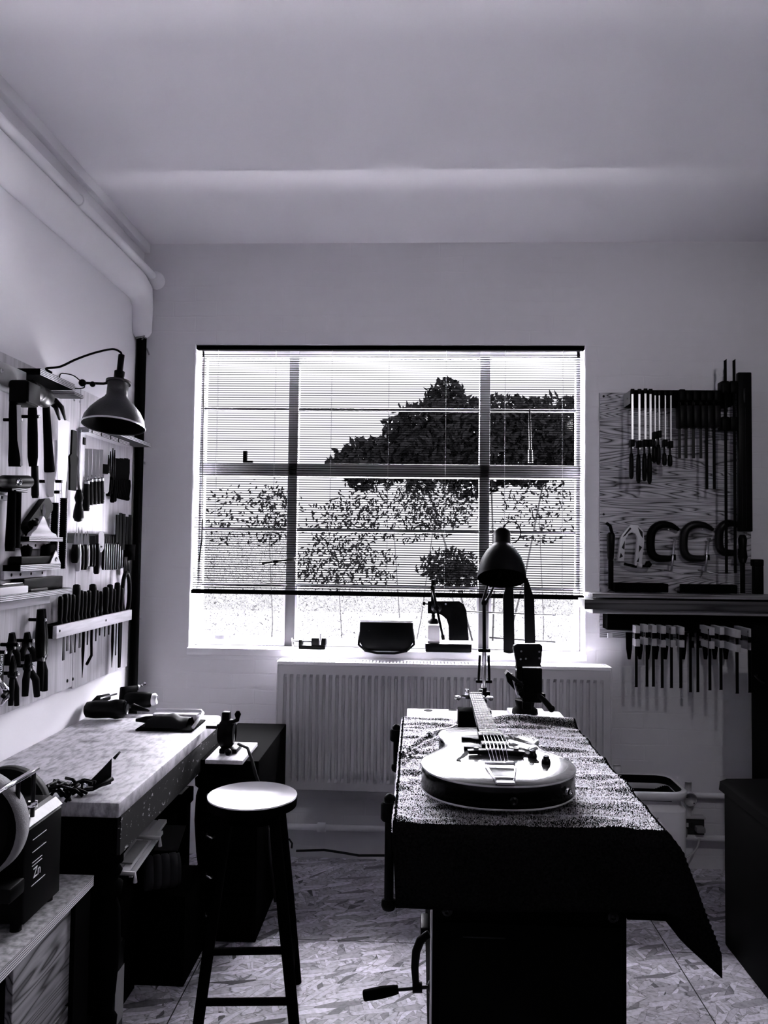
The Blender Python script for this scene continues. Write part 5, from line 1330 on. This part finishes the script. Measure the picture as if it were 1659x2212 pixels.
# ================================================================== window sill things
SL = WZ0 + .0008
t = thing('drill_press_vise', 'small black machine vise lying at the near end of the window sill', 'vise', B(678, 1393, 3.95))
yv = 3.935
xx = lambda px, y=yv: B(px, 1385, y).x
MB().mm((xx(647), yv - .03, SL), (xx(704), yv + .03, SL + .018), .002).build('base', 'black_metal', t)
MB().mm((xx(647), yv - .03, SL + .018), (xx(654), yv + .03, SL + .045), .002).build('fixed_jaw', 'black_metal', t)
MB().mm((xx(674), yv - .03, SL + .018), (xx(705), yv + .03, SL + .056), .004).build('moving_jaw', 'black_metal', t)
MB().cyl((xx(632), yv, SL + .036), (xx(676), yv, SL + .036), .0055, 10).build('screw', 'steel', t)
MB().cyl((xx(631), yv, SL + .05), (xx(633), yv, SL + .004), .004, 8).build('tommy_bar', 'steel', t)
MB().lathe((xx(693), yv - .032, SL + .022), (xx(694), yv - .032, SL + .078), [(0, .005), (.9, .006), (1, .003)], 10).build('clamp_pin', 'steel', t)

t = thing('radio', 'black portable radio with a pale lid and carrying handle on the sill', 'radio', B(833, 1405, 3.95))
rx0, rx1 = B(777, 1370, 3.89).x, B(892, 1370, 3.89).x
zt3, zm = B(833, 1336, 3.95).z, B(833, 1345, 3.885).z
MB().prism([(rx0, 3.885, zm), (rx1, 3.885, zm), (rx1 + .002, 3.885, SL + .045), (rx1 - .02, 3.885, SL + .006), (rx0 + .03, 3.885, SL), (rx1 - .03, 3.885, SL), (rx0 + .02, 3.885, SL + .006), (rx0 - .002, 3.885, SL + .045)][:4] + [(rx1 - .05, 3.885, SL), (rx0 + .05, 3.885, SL), (rx0 + .02, 3.885, SL + .006), (rx0 - .002, 3.885, SL + .045)], (0, .12, 0), .006).build('body', 'black_plastic', t)
MB().mm((rx0, 3.885, zm + .0005), (rx1, 4.004, zm + .012), .004).build('lid', 'white_gloss', t)
w = MB(); w.tube([(rx0 - .001, 3.90, zm - .05), (rx0 - .004, 3.878, SL + .03), (rx0 + .03, 3.872, SL + .002), (rx0 + .09, 3.868, SL - .008), (rx1 - .09, 3.868, SL - .008), (rx1 - .03, 3.872, SL + .004), (rx1 + .006, 3.878, SL + .035), (rx1 + .001, 3.90, zm - .03)], .006, 8); w.build('handle', 'black_plastic', t)
MB().cyl(B(797, 1363, 3.885) + V(0, .001, 0), B(797, 1363, 3.885) - V(0, .002, 0), .003, 10).build('button', 'dark_steel', t)

t = thing('arbor_press', 'black arbor press with a long lever standing on the sill behind the guitar neck', 'arbor press', B(968, 1400, 3.95))
Bp = lambda px, py, y=3.905: B(px, py, y)
MB().mm((Bp(919, 1390, 3.892).x, 3.892, SL), (Bp(1019, 1390, 3.892).x, 4.0, SL + .040), .004).build('base', 'black_metal', t)
col = [(970, 1384), (969, 1352), (964, 1338), (955, 1330), (946, 1326), (924, 1326), (924, 1297), (992, 1297), (1002, 1305), (1008, 1320), (1013, 1384)]
MB().prism([Bp(px, max(py, 1299), 3.900) for px, py in col], (0, .024, 0), .003).build('frame', 'black_metal', t)
MB().mm((Bp(931, 1300).x, 3.896, Bp(930, 1312).z), (Bp(939, 1300).x, 3.912, Bp(930, 1252).z), .001).build('ram', 'black_metal', t)
MB().lathe(Bp(936, 1326, 3.905), Bp(936, 1347, 3.905), [(0, .010), (.45, .010), (.5, .022), (.8, .028), (1, .028)], 18).build('ram_foot', 'black_metal', t)
MB().mm((Bp(924, 1350, 3.92).x, 3.91, SL + .0405), (Bp(950, 1350, 3.92).x, 3.95, Bp(936, 1350, 3.92).z), .002).build('work_block', 'white_gloss', t)
MB().lathe(Bp(943, 1313, 3.899), Bp(943, 1313, 3.884), [(0, .026), (.4, .026), (.5, .014), (1, .013)], 20).build('hub', 'dark_steel', t)
la, lb_ = Bp(933, 1264, 3.888), Bp(958, 1382, 3.888)
MB().lathe(la, lb_, [(0, .004), (.01, .010), (.08, .011), (.12, .006), (.3, .0075), (.7, .006), (.9, .0055), (.93, .009), (1, .008)], 12).build('lever', 'black_metal', t)
MB().lathe(Bp(925, 1305, 3.905), Bp(913, 1304, 3.905), [(0, .004), (.5, .004), (.55, .011), (1, .010)], 10).build('set_screw', 'black_metal', t)
MB().cyl(Bp(963, 1305, 3.9), Bp(963, 1305, 3.897), .005, 12).build('bright_stud', 'steel', t)

for lab, pts, y in (('tall black tapered bar upright on the sill, directly behind the lamp stem', [(1088, 1396), (1087, 1290), (1095, 1258), (1108, 1258), (1110, 1290), (1112, 1396)], 3.893),
                    ('tall black tapered bar upright on the sill behind the carving vise', [(1134, 1392), (1132, 1250), (1140, 1250), (1154, 1292), (1157, 1392)], 3.893)):
    t = thing('tapered_bar', lab, 'bar', B(pts[0][0], pts[0][1], y), 'tapered bars on the sill')
    P = [B(px, py, y) for px, py in pts]
    for p in P:
        if p.z < WZ0 + .04: p.z = SL + .003
    MB().prism(P, (0, .016, 0), .002).build('bar', 'black_metal', t)
    c = (P[0] + P[-1]) / 2; MB().lathe(V(c.x, y + .006, SL), V(c.x, y + .006, SL + .003), [(0, .03), (1, .026)], 18).build('foot', 'steel', t)

# ================================================================== right hand tool board
YB = D - .018
t = tag(MB().mm((B(1296, 1100, YB).x, YB, B(1450, 1380, YB).z), (B(1622, 1100, YB).x, D - .0005, B(1450, 849, YB).z)).build('clamp_board', 'fir_ply', smooth=False), 'bold grained plywood board carrying clamps beside the window', 'tool board')
P_ = lambda px, py, o=.0: B(px, py, YB - o)
for px, py in ((1304, 1111), (1304, 856)): 
    p = P_(px, py); tag(MB().lathe(p, p - V(0, .003, 0), [(0, .006), (1, .004)], 10).build('screw', 'slot_dark'), 'dark screw at the %s edge of the clamp board' % ('middle' if py > 1000 else 'top'), 'screw')
# hanging rail
ro = .12
t = thing('clamp_rail', 'thick dark rail sticking out from the top of the clamp board', 'rail', P_(1475, 855, .05))
za, zb = P_(1360, 842, ro).z, P_(1360, 872, ro).z
RXa, RXb = P_(1362, 855, ro).x, P_(1590, 855, ro).x
MB().mm((RXa, YB - ro, zb), (RXb, YB - .001, za), .002).build('rail', 'black_wood', t)
w = MB(); w.mm((RXa - .002, YB - ro + .002, zb + .002), (RXa - .0005, YB - .003, za - .002)); w.build('rail_end', 'mid_wood', t, False)
MB().cyl((RXa - .0025, YB - .07, (za + zb) / 2), (RXa - .001, YB - .07, (za + zb) / 2), .004, 8).build('screw_hole', 'slot_dark', t)
# small bar clamps in front of the rail
def fclamp(label, px, y0, yj, y1, o, r=.0045, hb='black_plastic', group='small bar clamps on the top rail', tail=None):
    t = thing('bar_clamp', label, 'clamp', P_(px, y0, o), group)
    a = P_(px, y0, o); zj = P_(px, yj, o).z; ze = P_(px, y1, o).z
    MB().mm((a.x - r, a.y - .002, P_(px, tail, o).z if tail else zj - .03), (a.x + r, a.y + .004, a.z)).build('bar', 'steel' if not tail else 'dark_steel', t, False)
    MB().mm((a.x - .009, a.y - .008, a.z - .018), (a.x + .009, a.y + .002, a.z + .006), .003).build('fixed_jaw', 'black_metal', t)
    MB().mm((a.x - .0095, a.y - .012, zj - .022), (a.x + .0085, a.y + .03, zj + .012), .003).build('sliding_jaw', 'black_metal', t)
    hx = a.x - .006
    MB().cyl((hx, a.y - .004, zj - .02), (hx, a.y - .004, zj - .06), .005, 8).build('screw', 'dark_steel', t)
    MB().lathe((hx, a.y - .004, zj - .055), (hx, a.y - .004, ze), [(0, .008), (.2, .0105), (.6, .0118), (.9, .0105), (1, .005)], 14).build('handle', hb, t)
    return t
for k, (px, y0, yj, y1) in enumerate(((1366, 843, 955, 1035), (1381, 843, 957, 1044), (1394, 842, 955, 1040), (1405, 843, 955, 1046))):
    fclamp(ORD[k] + ' of four large bar clamps hanging at the front end of the rail', px, y0, yj, y1, ro + .006 + .012 * (k % 2))
for k, (px, y0, yj, y1) in enumerate(((1415, 846, 938, 1000), (1424, 846, 936, 1004), (1437, 846, 955, 1006), (1449, 846, 958, 1008))):
    fclamp(ORD[k] + ' of four smaller bar clamps hanging after the large ones on the rail', px, y0, yj, y1, ro + .004, .003)
# heavier clamps: dark jaws up by the rail, bars hanging down
for k, (px, yt, yb) in enumerate(((1470, 843, 990), (1484, 846, 990), (1500, 845, 990), (1516, 846, 990), (1529, 846, 1057), (1545, 846, 1057))):
    o_ = ro + .01; a = P_(px, yt, o_)
    t = thing('sliding_clamp', ORD[k] + ' of six black clamps with bars pointing down from the middle of the rail', 'clamp', a, 'black clamps with hanging bars')
    bx = P_(px - 2, yb, o_)
    MB().mm((bx.x - .006, a.y - .003, bx.z), (bx.x + .006, a.y + .003, a.z)).build('bar', 'dark_steel' if k < 4 else 'black_metal', t, False)
    zz1, zz2 = P_(px, 868, o_).z, P_(px, 925, o_).z
    MB().mm((a.x - .0145, a.y - .03, zz1), (a.x + .0145, a.y + .03, a.z), .005).build('upper_jaw', 'black_metal', t)
    MB().mm((a.x - .0148, a.y - .035, zz2), (a.x + .0148, a.y + .03, zz1 - .02), .006).build('lower_jaw', 'black_plastic', t)
    MB().lathe((a.x - .014, a.y - .02, zz1 - .02), (a.x - .014, a.y - .02, zz1 + .002), [(0, .006), (1, .006)], 10).build('screw', 'black_metal', t)
# long sash clamps
for k, (px, lab) in enumerate(((1571, 'long flat bar clamp nearer the window, its tip rising above the rail'), (1588, 'long flat bar clamp beside the tall black level, its tip rising above the rail'))):
    o_ = ro + .02; a = P_(px - (2 if k else 4), 778, o_)
    t = thing('sash_clamp', lab, 'clamp', a, 'long sash clamps')
    zE = P_(px, 1238, o_).z
    MB().prism([V(a.x - .006, a.y, zE), V(a.x + .006, a.y, zE), V(a.x + .006, a.y, a.z + .006), V(a.x - .006, a.y, a.z - .002)], (0, .006, 0)).build('bar', 'black_metal', t, False)
    z1, z2 = P_(px, 823, o_).z, P_(px, 850, o_).z
    MB().mm((a.x - .021, a.y - .01, z2), (a.x + .0145, a.y + .05, z1), .006).build('head', 'black_metal', t)
    MB().mm((a.x - .021, a.y - .01, P_(px, 930, o_).z), (a.x + .0145, a.y + .05, P_(px, 900, o_).z), .006).build('jaw', 'black_metal', t)
    MB().cyl((a.x - .004, a.y - .006, z2 + .01), (a.x - .004, a.y - .006, P_(px, 905, o_).z), .006, 10).build('screw', 'black_metal', t)
# tall black level
t = thing('spirit_level', 'tall black spirit level standing against the outer edge of the clamp board', 'level', P_(1610, 1150, .1))
a, b_ = P_(1597, 1148, .13), P_(1624, 804, .13)
MB().mm((a.x, a.y, a.z), (b_.x, a.y + .03, b_.z), .004).build('body', 'black_plastic', t)
p = P_(1609, 855, .133); MB().mm((p.x - .006, p.y - .001, p.z - .035), (p.x + .006, p.y + .004, p.z + .035), .002).build('vial', 'dark_steel', t)
for px in (1604, 1612): q = P_(px, 1100, .1305); MB().mm((q.x - .0006, q.y, P_(px, 1140, .13).z), (q.x + .0006, q.y + .001, P_(px, 880, .13).z)).build('groove', 'dark_steel', t, False)
# big caulking style clamp below the level
t = thing('ratchet_clamp', 'thick black clamp with a swollen grip hanging under the tall level', 'clamp', P_(1605, 1200, .08))
a = P_(1604, 1155, .09); b_ = P_(1604, 1282, .09)
MB().lathe(a, V(a.x, a.y, P_(1604, 1216, .09).z), [(0, .012), (.15, .020), (.5, .017), (.8, .022), (1, .014)], 16).build('grip', 'black_plastic', t)
MB().mm((a.x - .013, a.y - .004, b_.z), (a.x + .010, a.y + .004, P_(1604, 1214, .09).z), .002).build('bar', 'black_metal', t)
q = P_(1613, 1150, .105); MB().cyl(q, q - V(0, 0, .03), .003, 8).build('pin', 'steel', t)

# G clamps on the board
def gclamp(label, cx, cy, w_, h_, m_, o=.03, lit=False, short=False):
    t = thing('c_clamp', label, 'clamp', P_(cx, cy, o), 'cast clamps on the clamp board')
    pts = [(cx + w_ * .95, cy - h_ * .36), (cx + w_ * .55, cy - h_ * .49), (cx + w_ * .05, cy - h_ * .50), (cx - w_ * .32, cy - h_ * .34), (cx - w_ * .42, cy), (cx - w_ * .36, cy + h_ * .30), (cx - w_ * .1, cy + h_ * .44), (cx + w_ * .35, cy + h_ * .46), (cx + w_ * .55, cy + h_ * .45)]
    thk = [.008, .015, .020, .020, .020, .020, .019, .016, .014]
    P = [P_(px, py, o) for px, py in pts]
    # smooth
    q = []; qt = []
    for i in range(len(P) - 1):
        p0, p1, p2, p3 = P[max(0, i - 1)], P[i], P[i + 1], P[min(len(P) - 1, i + 2)]
        for k in range(5):
            tt = k / 5
            q.append(.5 * (2 * p1 + (p2 - p0) * tt + (2 * p0 - 5 * p1 + 4 * p2 - p3) * tt ** 2 + (3 * p1 - p0 - 3 * p2 + p3) * tt ** 3)); qt.append(thk[i] + (thk[i + 1] - thk[i]) * tt)
    q.append(P[-1]); qt.append(thk[-1])
    MB().tube(q, qt, 10).build('frame', m_, t)
    a, b_ = P_(cx + w_ * .75, cy - h_ * .12, o + .004), P_(cx + w_ * .58, cy + h_ * (.72 if short else .84), o + .03)
    MB().lathe(a, b_, [(0, .010), (.04, .010), (.05, .0052), (1, .0052)], 10).build('screw', 'steel', t)
    c = P_(cx + w_ * .68, cy + h_ * .42, o + .012); MB().lathe(c + V(0, 0, .014), c - V(0, 0, .014), [(0, .011), (1, .012)], 12).build('boss', m_, t)
    if not short:
        MB().cyl(b_ + V(-.035, .0, .010), b_ + V(.055, -.01, -.008), .0032, 8).build('tommy_bar', 'steel', t)
    p = P_(cx + w_ * .45, cy - h_ * .37, o + .014); MB().lathe(p, p - V(0, .004, 0), [(0, .0045), (1, .003)], 10).build('stud', 'paper', t)
    return t
gclamp('wide black cast clamp next to the aluminium one on the clamp board', 1424, 1172, 45, 76, 'black_metal')
gclamp('grey ribbed cast clamp in the middle of the lower clamp row', 1496, 1172, 47, 76, 'dark_steel')
gclamp('grey cast clamp half hidden behind the two long bar clamps', 1568, 1164, 36, 66, 'dark_steel', short=True)
# second screws hanging behind
# aluminium bridge clamp
t = thing('aluminium_clamp', 'bright aluminium arched clamp with cut out ribs on the clamp board', 'clamp', P_(1364, 1180, .04))
o_ = .05
outer = [(1334, 1212), (1340, 1165), (1344, 1155), (1362, 1134), (1377, 1134), (1390, 1147), (1392, 1168), (1386, 1222), (1371, 1222), (1377, 1163), (1373, 1153), (1366, 1150), (1359, 1152), (1352, 1163), (1348, 1212)]
MB().prism([P_(px, py, o_) for px, py in outer], (0, .022, 0), .002).build('frame', 'alu', t)
for pts in (((1345, 1160), (1361, 1139), (1364, 1142), (1350, 1158)), ((1378, 1139), (1388, 1149), (1389, 1163), (1384, 1156)), ((1343, 1183), (1350, 1168), (1349, 1188)), ((1381, 1178), (1387, 1182), (1380, 1194)), ((1338, 1206), (1341, 1194), (1346, 1202)), ((1375, 1214), (1381, 1203), (1380, 1214))):
    MB().prism([P_(px, py, o_ + .001) for px, py in pts], (0, .002, 0)).build('rib_recess', 'slot_dark', t, False)
MB().cyl(P_(1376, 1221, o_), P_(1386, 1222, o_), .012, 10).build('foot', 'alu', t)
w = MB(); w.tube([P_(1348, 1218, o_ - .01), P_(1375, 1224, o_ - .005), P_(1400, 1222, o_ - .005)], .007, 8); w.lathe(P_(1394, 1223, o_ - .005), P_(1405, 1216, o_ - .005), [(0, .008), (.5, .018), (1, .012)], 10); w.build('clamping_screw', 'black_metal', t)
# dark caliper at the left edge
t = thing('dark_caliper', 'black long clamp hanging in shadow at the window edge of the clamp board', 'clamp', P_(1320, 1200, .05))
MB().lathe(P_(1320, 1150, .05), P_(1319, 1212, .05), [(0, .012), (.1, .020), (.5, .018), (.9, .015), (1, .010)], 14).build('grip', 'black_plastic', t)
MB().mm((P_(1314, 1212, .05).x, YB - .056, P_(1319, 1272, .05).z), (P_(1325, 1212, .05).x, YB - .044, P_(1319, 1210, .05).z), .002).build('bar', 'black_metal', t)
w = MB(); w.tube([P_(1310, 1130, .03), P_(1318, 1136, .04), P_(1322, 1152, .05)], .008, 8); w.build('hook', 'black_metal', t)
# boxes lying on the shelf
for (xa, xb, ya_, yb_, lab) in ((1327, 1443, 1261, 1279, 'low black block on the shelf under the aluminium clamp'), (1478, 1592, 1264, 1280, 'low black block on the shelf under the grey clamps')):
    p, q = P_(xa, yb_, .10), P_(xb, ya_, .10)
    tag(MB().mm((p.x, YB - .11, P_(1450, 1281, .14).z), (q.x, YB - .03, q.z), .004).build('block', 'black_wood'), lab, 'block')
p, q = P_(1629, 1283, .14), P_(1648, 1210, .14)
t = thing('clamp_pads', 'dark upright pair of clamp heads at the wall end of the shelf', 'clamp', P_(1638, 1282, .1))
MB().mm((p.x, YB - .15, P_(1450, 1281, .14).z), (min(q.x, XR - .005), YB - .11, q.z), .004).build('body', 'black_metal', t)
MB().mm((p.x - .004, YB - .155, q.z - .03), (min(q.x, XR - .005), YB - .105, q.z + .004), .006).build('head', 'black_metal', t)

# ------------------------------------------------------------------ timber shelf
sx1 = XR - .004
t = thing('timber_shelf', 'heavy dark timber shelf fixed across the lower part of the clamp board', 'shelf', P_(1450, 1318, 0))
so = .16
zA, zB_ = P_(1450, 1283, .08).z, P_(1450, 1293, so).z
MB().mm((P_(1280, 1290, so).x, YB - so, zB_), (sx1, YB - .001, zB_ + .018), .002).build('top_plank', 'rail_wood', t)
zC_, zD = P_(1450, 1298, so + .02).z, P_(1450, 1319, so + .02).z
MB().mm((P_(1263, 1306, so + .02).x, YB - so - .02, zD), (sx1, YB - .03, zC_), .002).build('front_plank', 'dark_plank', t)
zE = P_(1450, 1328, so).z
MB().mm((P_(1280, 1323, so).x, YB - so, zE), (sx1, YB - .001, zD - .001), .002).build('bottom_plank', 'rail_wood', t)

# wooden cam clamps hanging below the shelf
t = thing('clamp_rack', 'black rack beam under the timber shelf holding the wooden clamps', 'rack', P_(1460, 1345, 0))
MB().mm((P_(1310, 1340, .08).x, YB - .10, P_(1400, 1362, .10).z), (sx1, YB - .001, zE - .001), .002).build('beam', 'black_wood', t)
MB().mm((P_(1312, 1371, .1).x, YB - .11, P_(1312, 1378, .11).z), (P_(1322, 1371, .1).x, YB - .10, P_(1312, 1368, .11).z)).build('pale_tab', 'paper', t, False)
CC = [(1378, 1360, 1389, 1374, 1484, .16), (1395.5, 1358, 1386, 1397, 1483, .17), (1414, 1359, 1388, 1411, 1483, .175), (1434, 1361, 1391, 1430, 1486, .19), (1455, 1362, 1391, 1450, 1486, .19), (1474, 1363, 1391, 1470, 1486, .20),
      (1495, 1368, 1392, 1491, 1495, .12), (1512, 1367, 1392, 1507, 1495, .12), (1539, 1364, 1394, 1533, 1491, .24), (1560, 1363, 1392, 1557, 1490, .22), (1596, 1370, 1401, 1592, 1498, .30), (1624, 1368, 1397, 1619, 1496, .28)]
for k, (px, yu, yl, pb_, ye, o_) in enumerate(CC):
    dark = k in (6, 7)
    lab = ORD[k] + ' wooden clamp from the window under the timber shelf, ' + ('dark jawed' if dark else 'pale block jaws')
    s_ = .0105 * (3.9 - o_) / 3.9
    c = P_(px, yu, o_); d_ = P_(px, yl, o_); e = P_(pb_, ye, o_ - .02)
    t = thing('cam_clamp', lab, 'clamp', c, 'wooden cam clamps under the shelf')
    depth = o_ - .105 if o_ > .11 else .02
    dx = .018
    for nm, q, hh in (('upper_jaw', c, .017), ('lower_jaw', d_, .016)):
        w = MB(); a = q
        w.prism([a + V(-s_, 0, -hh), a + V(s_, 0, -hh), a + V(s_, 0, hh), a + V(-s_, 0, hh)], (-dx * 0, depth, 0), .001)
        w.build(nm, 'jaw_wood' if not dark else 'black_wood', t)
    MB().mm((e.x - .0065, c.y + .015, e.z), (e.x + .0065, c.y + .021, c.z + .01)).build('bar', 'black_metal', t, False)
    MB().mm((e.x - .0072, c.y + .016, e.z + .004), (e.x - .0064, c.y + .020, c.z)).build('bar_edge', 'steel', t, False)
    if not dark:
        MB().tube([c + V(-.004, depth * .6, -.016), d_ + V(-.004, depth * .6, .012)], .004, 6).build('cam_lever', 'dark_steel', t)
for k, px in enumerate((1359, 1382, 1399, 1417, 1437, 1476, 1524, 1544, 1568)):
    a, b_ = P_(px, 1366, .03), P_(px, 1424, .03)
    tag(MB().blade(a, b_, [(0, .03), (.6, .026), (1, .012)], V(0, 1, 0), .012).build('clamp_tail', 'black_wood'), ORD[k] + ' short dark wedge hanging against the wall behind the cam clamps', 'wedge', 'dark wedges behind the cam clamps')

# ================================================================== right side of the room
# white bin
t = thing('white_bin', 'open white plastic bin with a dark inside standing by the wall under the clamps', 'bin', (1.03, 3.55, 0))
def rrect(x0, x1, y0, y1, r, n_=8):
    o = []
    for cx_, cy_, a0 in ((x1 - r, y1 - r, 0), (x0 + r, y1 - r, 90), (x0 + r, y0 + r, 180), (x1 - r, y0 + r, 270)):
        for k in range(n_ + 1): a = math.radians(a0 + 90 * k / n_); o.append((cx_ + r * math.cos(a), cy_ + r * math.sin(a)))
    return o
def shell(mb, secs):
    prev = None
    for (x0, x1, y0, y1, r, z) in secs:
        ring = [mb.bm.verts.new((x, y, z)) for x, y in rrect(x0, x1, y0, y1, r)]
        if prev:
            for k in range(len(ring)): j = (k + 1) % len(ring); mb.bm.faces.new((prev[k], prev[j], ring[j], ring[k]))
        prev = ring
    return prev
bx0_, bx1_, by0_, by1_ = .80, 1.165, 3.42, 3.70
zr = B(1400, 1712, 3.42).z
w = MB(); shell(w, [(bx0_ + .02, bx1_ - .005, by0_ + .01, by1_ - .01, .05, 0.0), (bx0_ + .01, bx1_, by0_ + .004, by1_, .055, zr - .085), (bx0_ + .012, bx1_ - .002, by0_ + .006, by1_ - .002, .055, zr - .078), (bx0_ + .03, bx1_ - .018, by0_ + .022, by1_ - .02, .05, zr - .07), (bx0_ + .03, bx1_ - .018, by0_ + .022, by1_ - .02, .05, zr - .035)])
w.build('body', 'white', t)
w = MB(); shell(w, [(bx0_ + .03, bx1_ - .018, by0_ + .022, by1_ - .02, .05, zr - .036), (bx0_ + .005, bx1_ + .003, by0_ + .0, by1_ + .003, .07, zr - .034), (bx0_ + .003, bx1_ + .005, by0_ - .002, by1_ + .005, .07, zr - .004), (bx0_ + .008, bx1_, by0_ + .003, by1_, .068, zr), (bx0_ + .022, bx1_ - .014, by0_ + .017, by1_ - .014, .06, zr - .001)])
w.build('rim', 'white_gloss', t)
w = MB(); r_ = shell(w, [(bx0_ + .022, bx1_ - .014, by0_ + .017, by1_ - .014, .06, zr - .0015), (bx0_ + .03, bx1_ - .02, by0_ + .024, by1_ - .02, .05, zr - .06), (bx0_ + .04, bx1_ - .03, by0_ + .03, by1_ - .03, .05, .03)]); w.bm.faces.new(r_); w.build('liner', 'black_plastic', t)
p = B(1385, 1765, by0_ + .002)
text('lettering', 'Breezer', .022, Matrix.Translation((p.x + .0, by0_ - .0005, p.z)) @ Matrix(((1, .25, 0, 0), (0, 0, -1, 0), (0, 1, 0, 0), (0, 0, 0, 1))), 'black_plastic', t)

# round conduit box, pipe and socket strip
yc = 3.875
w = MB(); c = B(1491, 1727, 3.85)
struct(MB().cyl((c.x - .1, yc, c.z + .012), (XR - .005, yc, c.z + .012), .014, 12).build('trim_7', 'white'))
t = thing('junction_box', 'round pale conduit junction box on the wall beside the white bin', 'junction box', V(c.x, D, c.z))
MB().lathe((c.x, D - .001, c.z), (c.x, 3.845, c.z), [(0, .034), (.6, .034), (.9, .034), (1, .030)], 26).build('body', 'grey_white', t)
MB().cyl((c.x, yc, c.z + .03), (c.x, yc, c.z + .075), .015, 14).build('upper_stub', 'grey_white', t)
MB().cyl((c.x, yc, c.z - .03), (c.x, yc, B(1490, 1766, yc).z), .014, 14).build('lower_conduit', 'grey_white', t)
for dx, dz in ((-.018, .012), (.016, -.016)): MB().cyl((c.x + dx, 3.846, c.z + dz), (c.x + dx, 3.8435, c.z + dz), .003, 8).build('screw', 'dark_steel', t)
z1, z2 = B(1490, 1767, 3.86).z, B(1490, 1806, 3.86).z
t = thing('socket_outlet', 'grey double wall socket with plugs below the round junction box', 'socket', V(c.x, D, z1))
xa, xb = B(1460, 1790, 3.87).x, B(1520, 1790, 3.87).x
MB().mm((xa, 3.858, z2), (xb, D - .001, z1), .004).build('back_box', 'cardboard', t)
MB().mm((xa - .003, 3.85, z1 - .002), (xb + .004, D - .001, z1 + .006), .002).build('top_edge', 'grey_white', t)
for px, m_ in ((1485, 'paper'), (1495, 'slot_dark')): p = B(px, 1782, 3.856); MB().mm((p.x - .006, 3.853, p.z - .010), (p.x + .005, 3.858, p.z + .010), .002).build('switch', m_, t)
p = B(1477, 1797, 3.84); MB().mm((p.x - .022, 3.82, p.z - .022), (p.x + .013, 3.857, p.z + .022), .008).build('plug', 'mid_wood', t)
p = B(1511, 1790, 3.84); MB().mm((p.x - .02, 3.815, p.z - .016), (p.x + .022, 3.857, p.z + .012), .007).build('plug', 'mid_wood', t)
w = MB(); w.tube(smooth([B(1511, 1812, 3.83), B(1506, 1830, 3.82), B(1494, 1845, 3.80), B(1470, 1857, 3.78), B(1440, 1864, 3.72)]), .0045, 8)
tag(w.build('plug_cable', 'ivory'), 'white cable curving from the wall socket down behind the white bin', 'cable')

# tall dark cabinet and black machine by the right wall
t = thing('tall_cupboard', 'tall black cupboard in the far corner below the timber shelf', 'cupboard', (1.65, 3.65, 0))
tx0 = B(1622, 1500, 3.50).x
MB().mm((tx0, 3.22, 0), (XR - .003, 3.50, B(1640, 1352, 3.45).z), .006).build('carcass', 'black_wood', t)
MB().mm((tx0 + .01, 3.206, .08), (XR - .006, 3.219, B(1640, 1360, 3.45).z), .004).build('door', 'black', t)
w = MB(); w.tube([(tx0 - .001, 3.36, .98), (tx0 - .016, 3.365, .985), (tx0 - .016, 3.42, 1.0), (tx0 - .001, 3.43, 1.0)], .003, 6); w.build('handle', 'dark_steel', t)
t = thing('black_machine', 'large black floor standing machine cabinet in the dark right corner', 'machine', (1.45, 2.9, 0))
mx = B(1560, 1800, 3.17).x
zt4 = B(1560, 1684, 3.17).z
MB().mm((mx + .006, 2.60, 0), (XR - .01, 3.17, zt4 - .04), .01).build('cabinet', 'black', t)
MB().prism([(mx - .010, 2.585, zt4 - .040), (XR - .01, 2.585, zt4 - .040), (XR - .01, 2.585, zt4 + .018), (mx + .02, 2.585, zt4 + .002), (mx - .006, 2.585, zt4 - .008)], (0, .60, 0), .010).build('lid', 'black', t)
MB().mm((mx + .03, 2.592, .10), (XR - .03, 2.60, zt4 - .08), .004).build('front_panel', 'black_plastic', t)
# cables along the skirting
w = MB(); w.tube([B(640, 1838, 3.86), B(700, 1836, 3.85), B(740, 1842, 3.83), B(775, 1848, 3.82), B(830, 1848, 3.8), B(880, 1858, 3.74), B(940, 1880, 3.6)], .006, 6)
for o_ in (w.build('floor_cable', 'cardboard'),): tag(o_, 'dark cable lying along the wall base beneath the radiator', 'cable')
w = MB(); w.tube([B(610, 1817, 3.84), B(625, 1813, 3.83), B(631, 1822, 3.82), B(630, 1832, 3.82)], .005, 6)
tag(w.build('cable_loop', 'cardboard'), 'little loop of grey cable at the wall base behind the stool', 'cable')
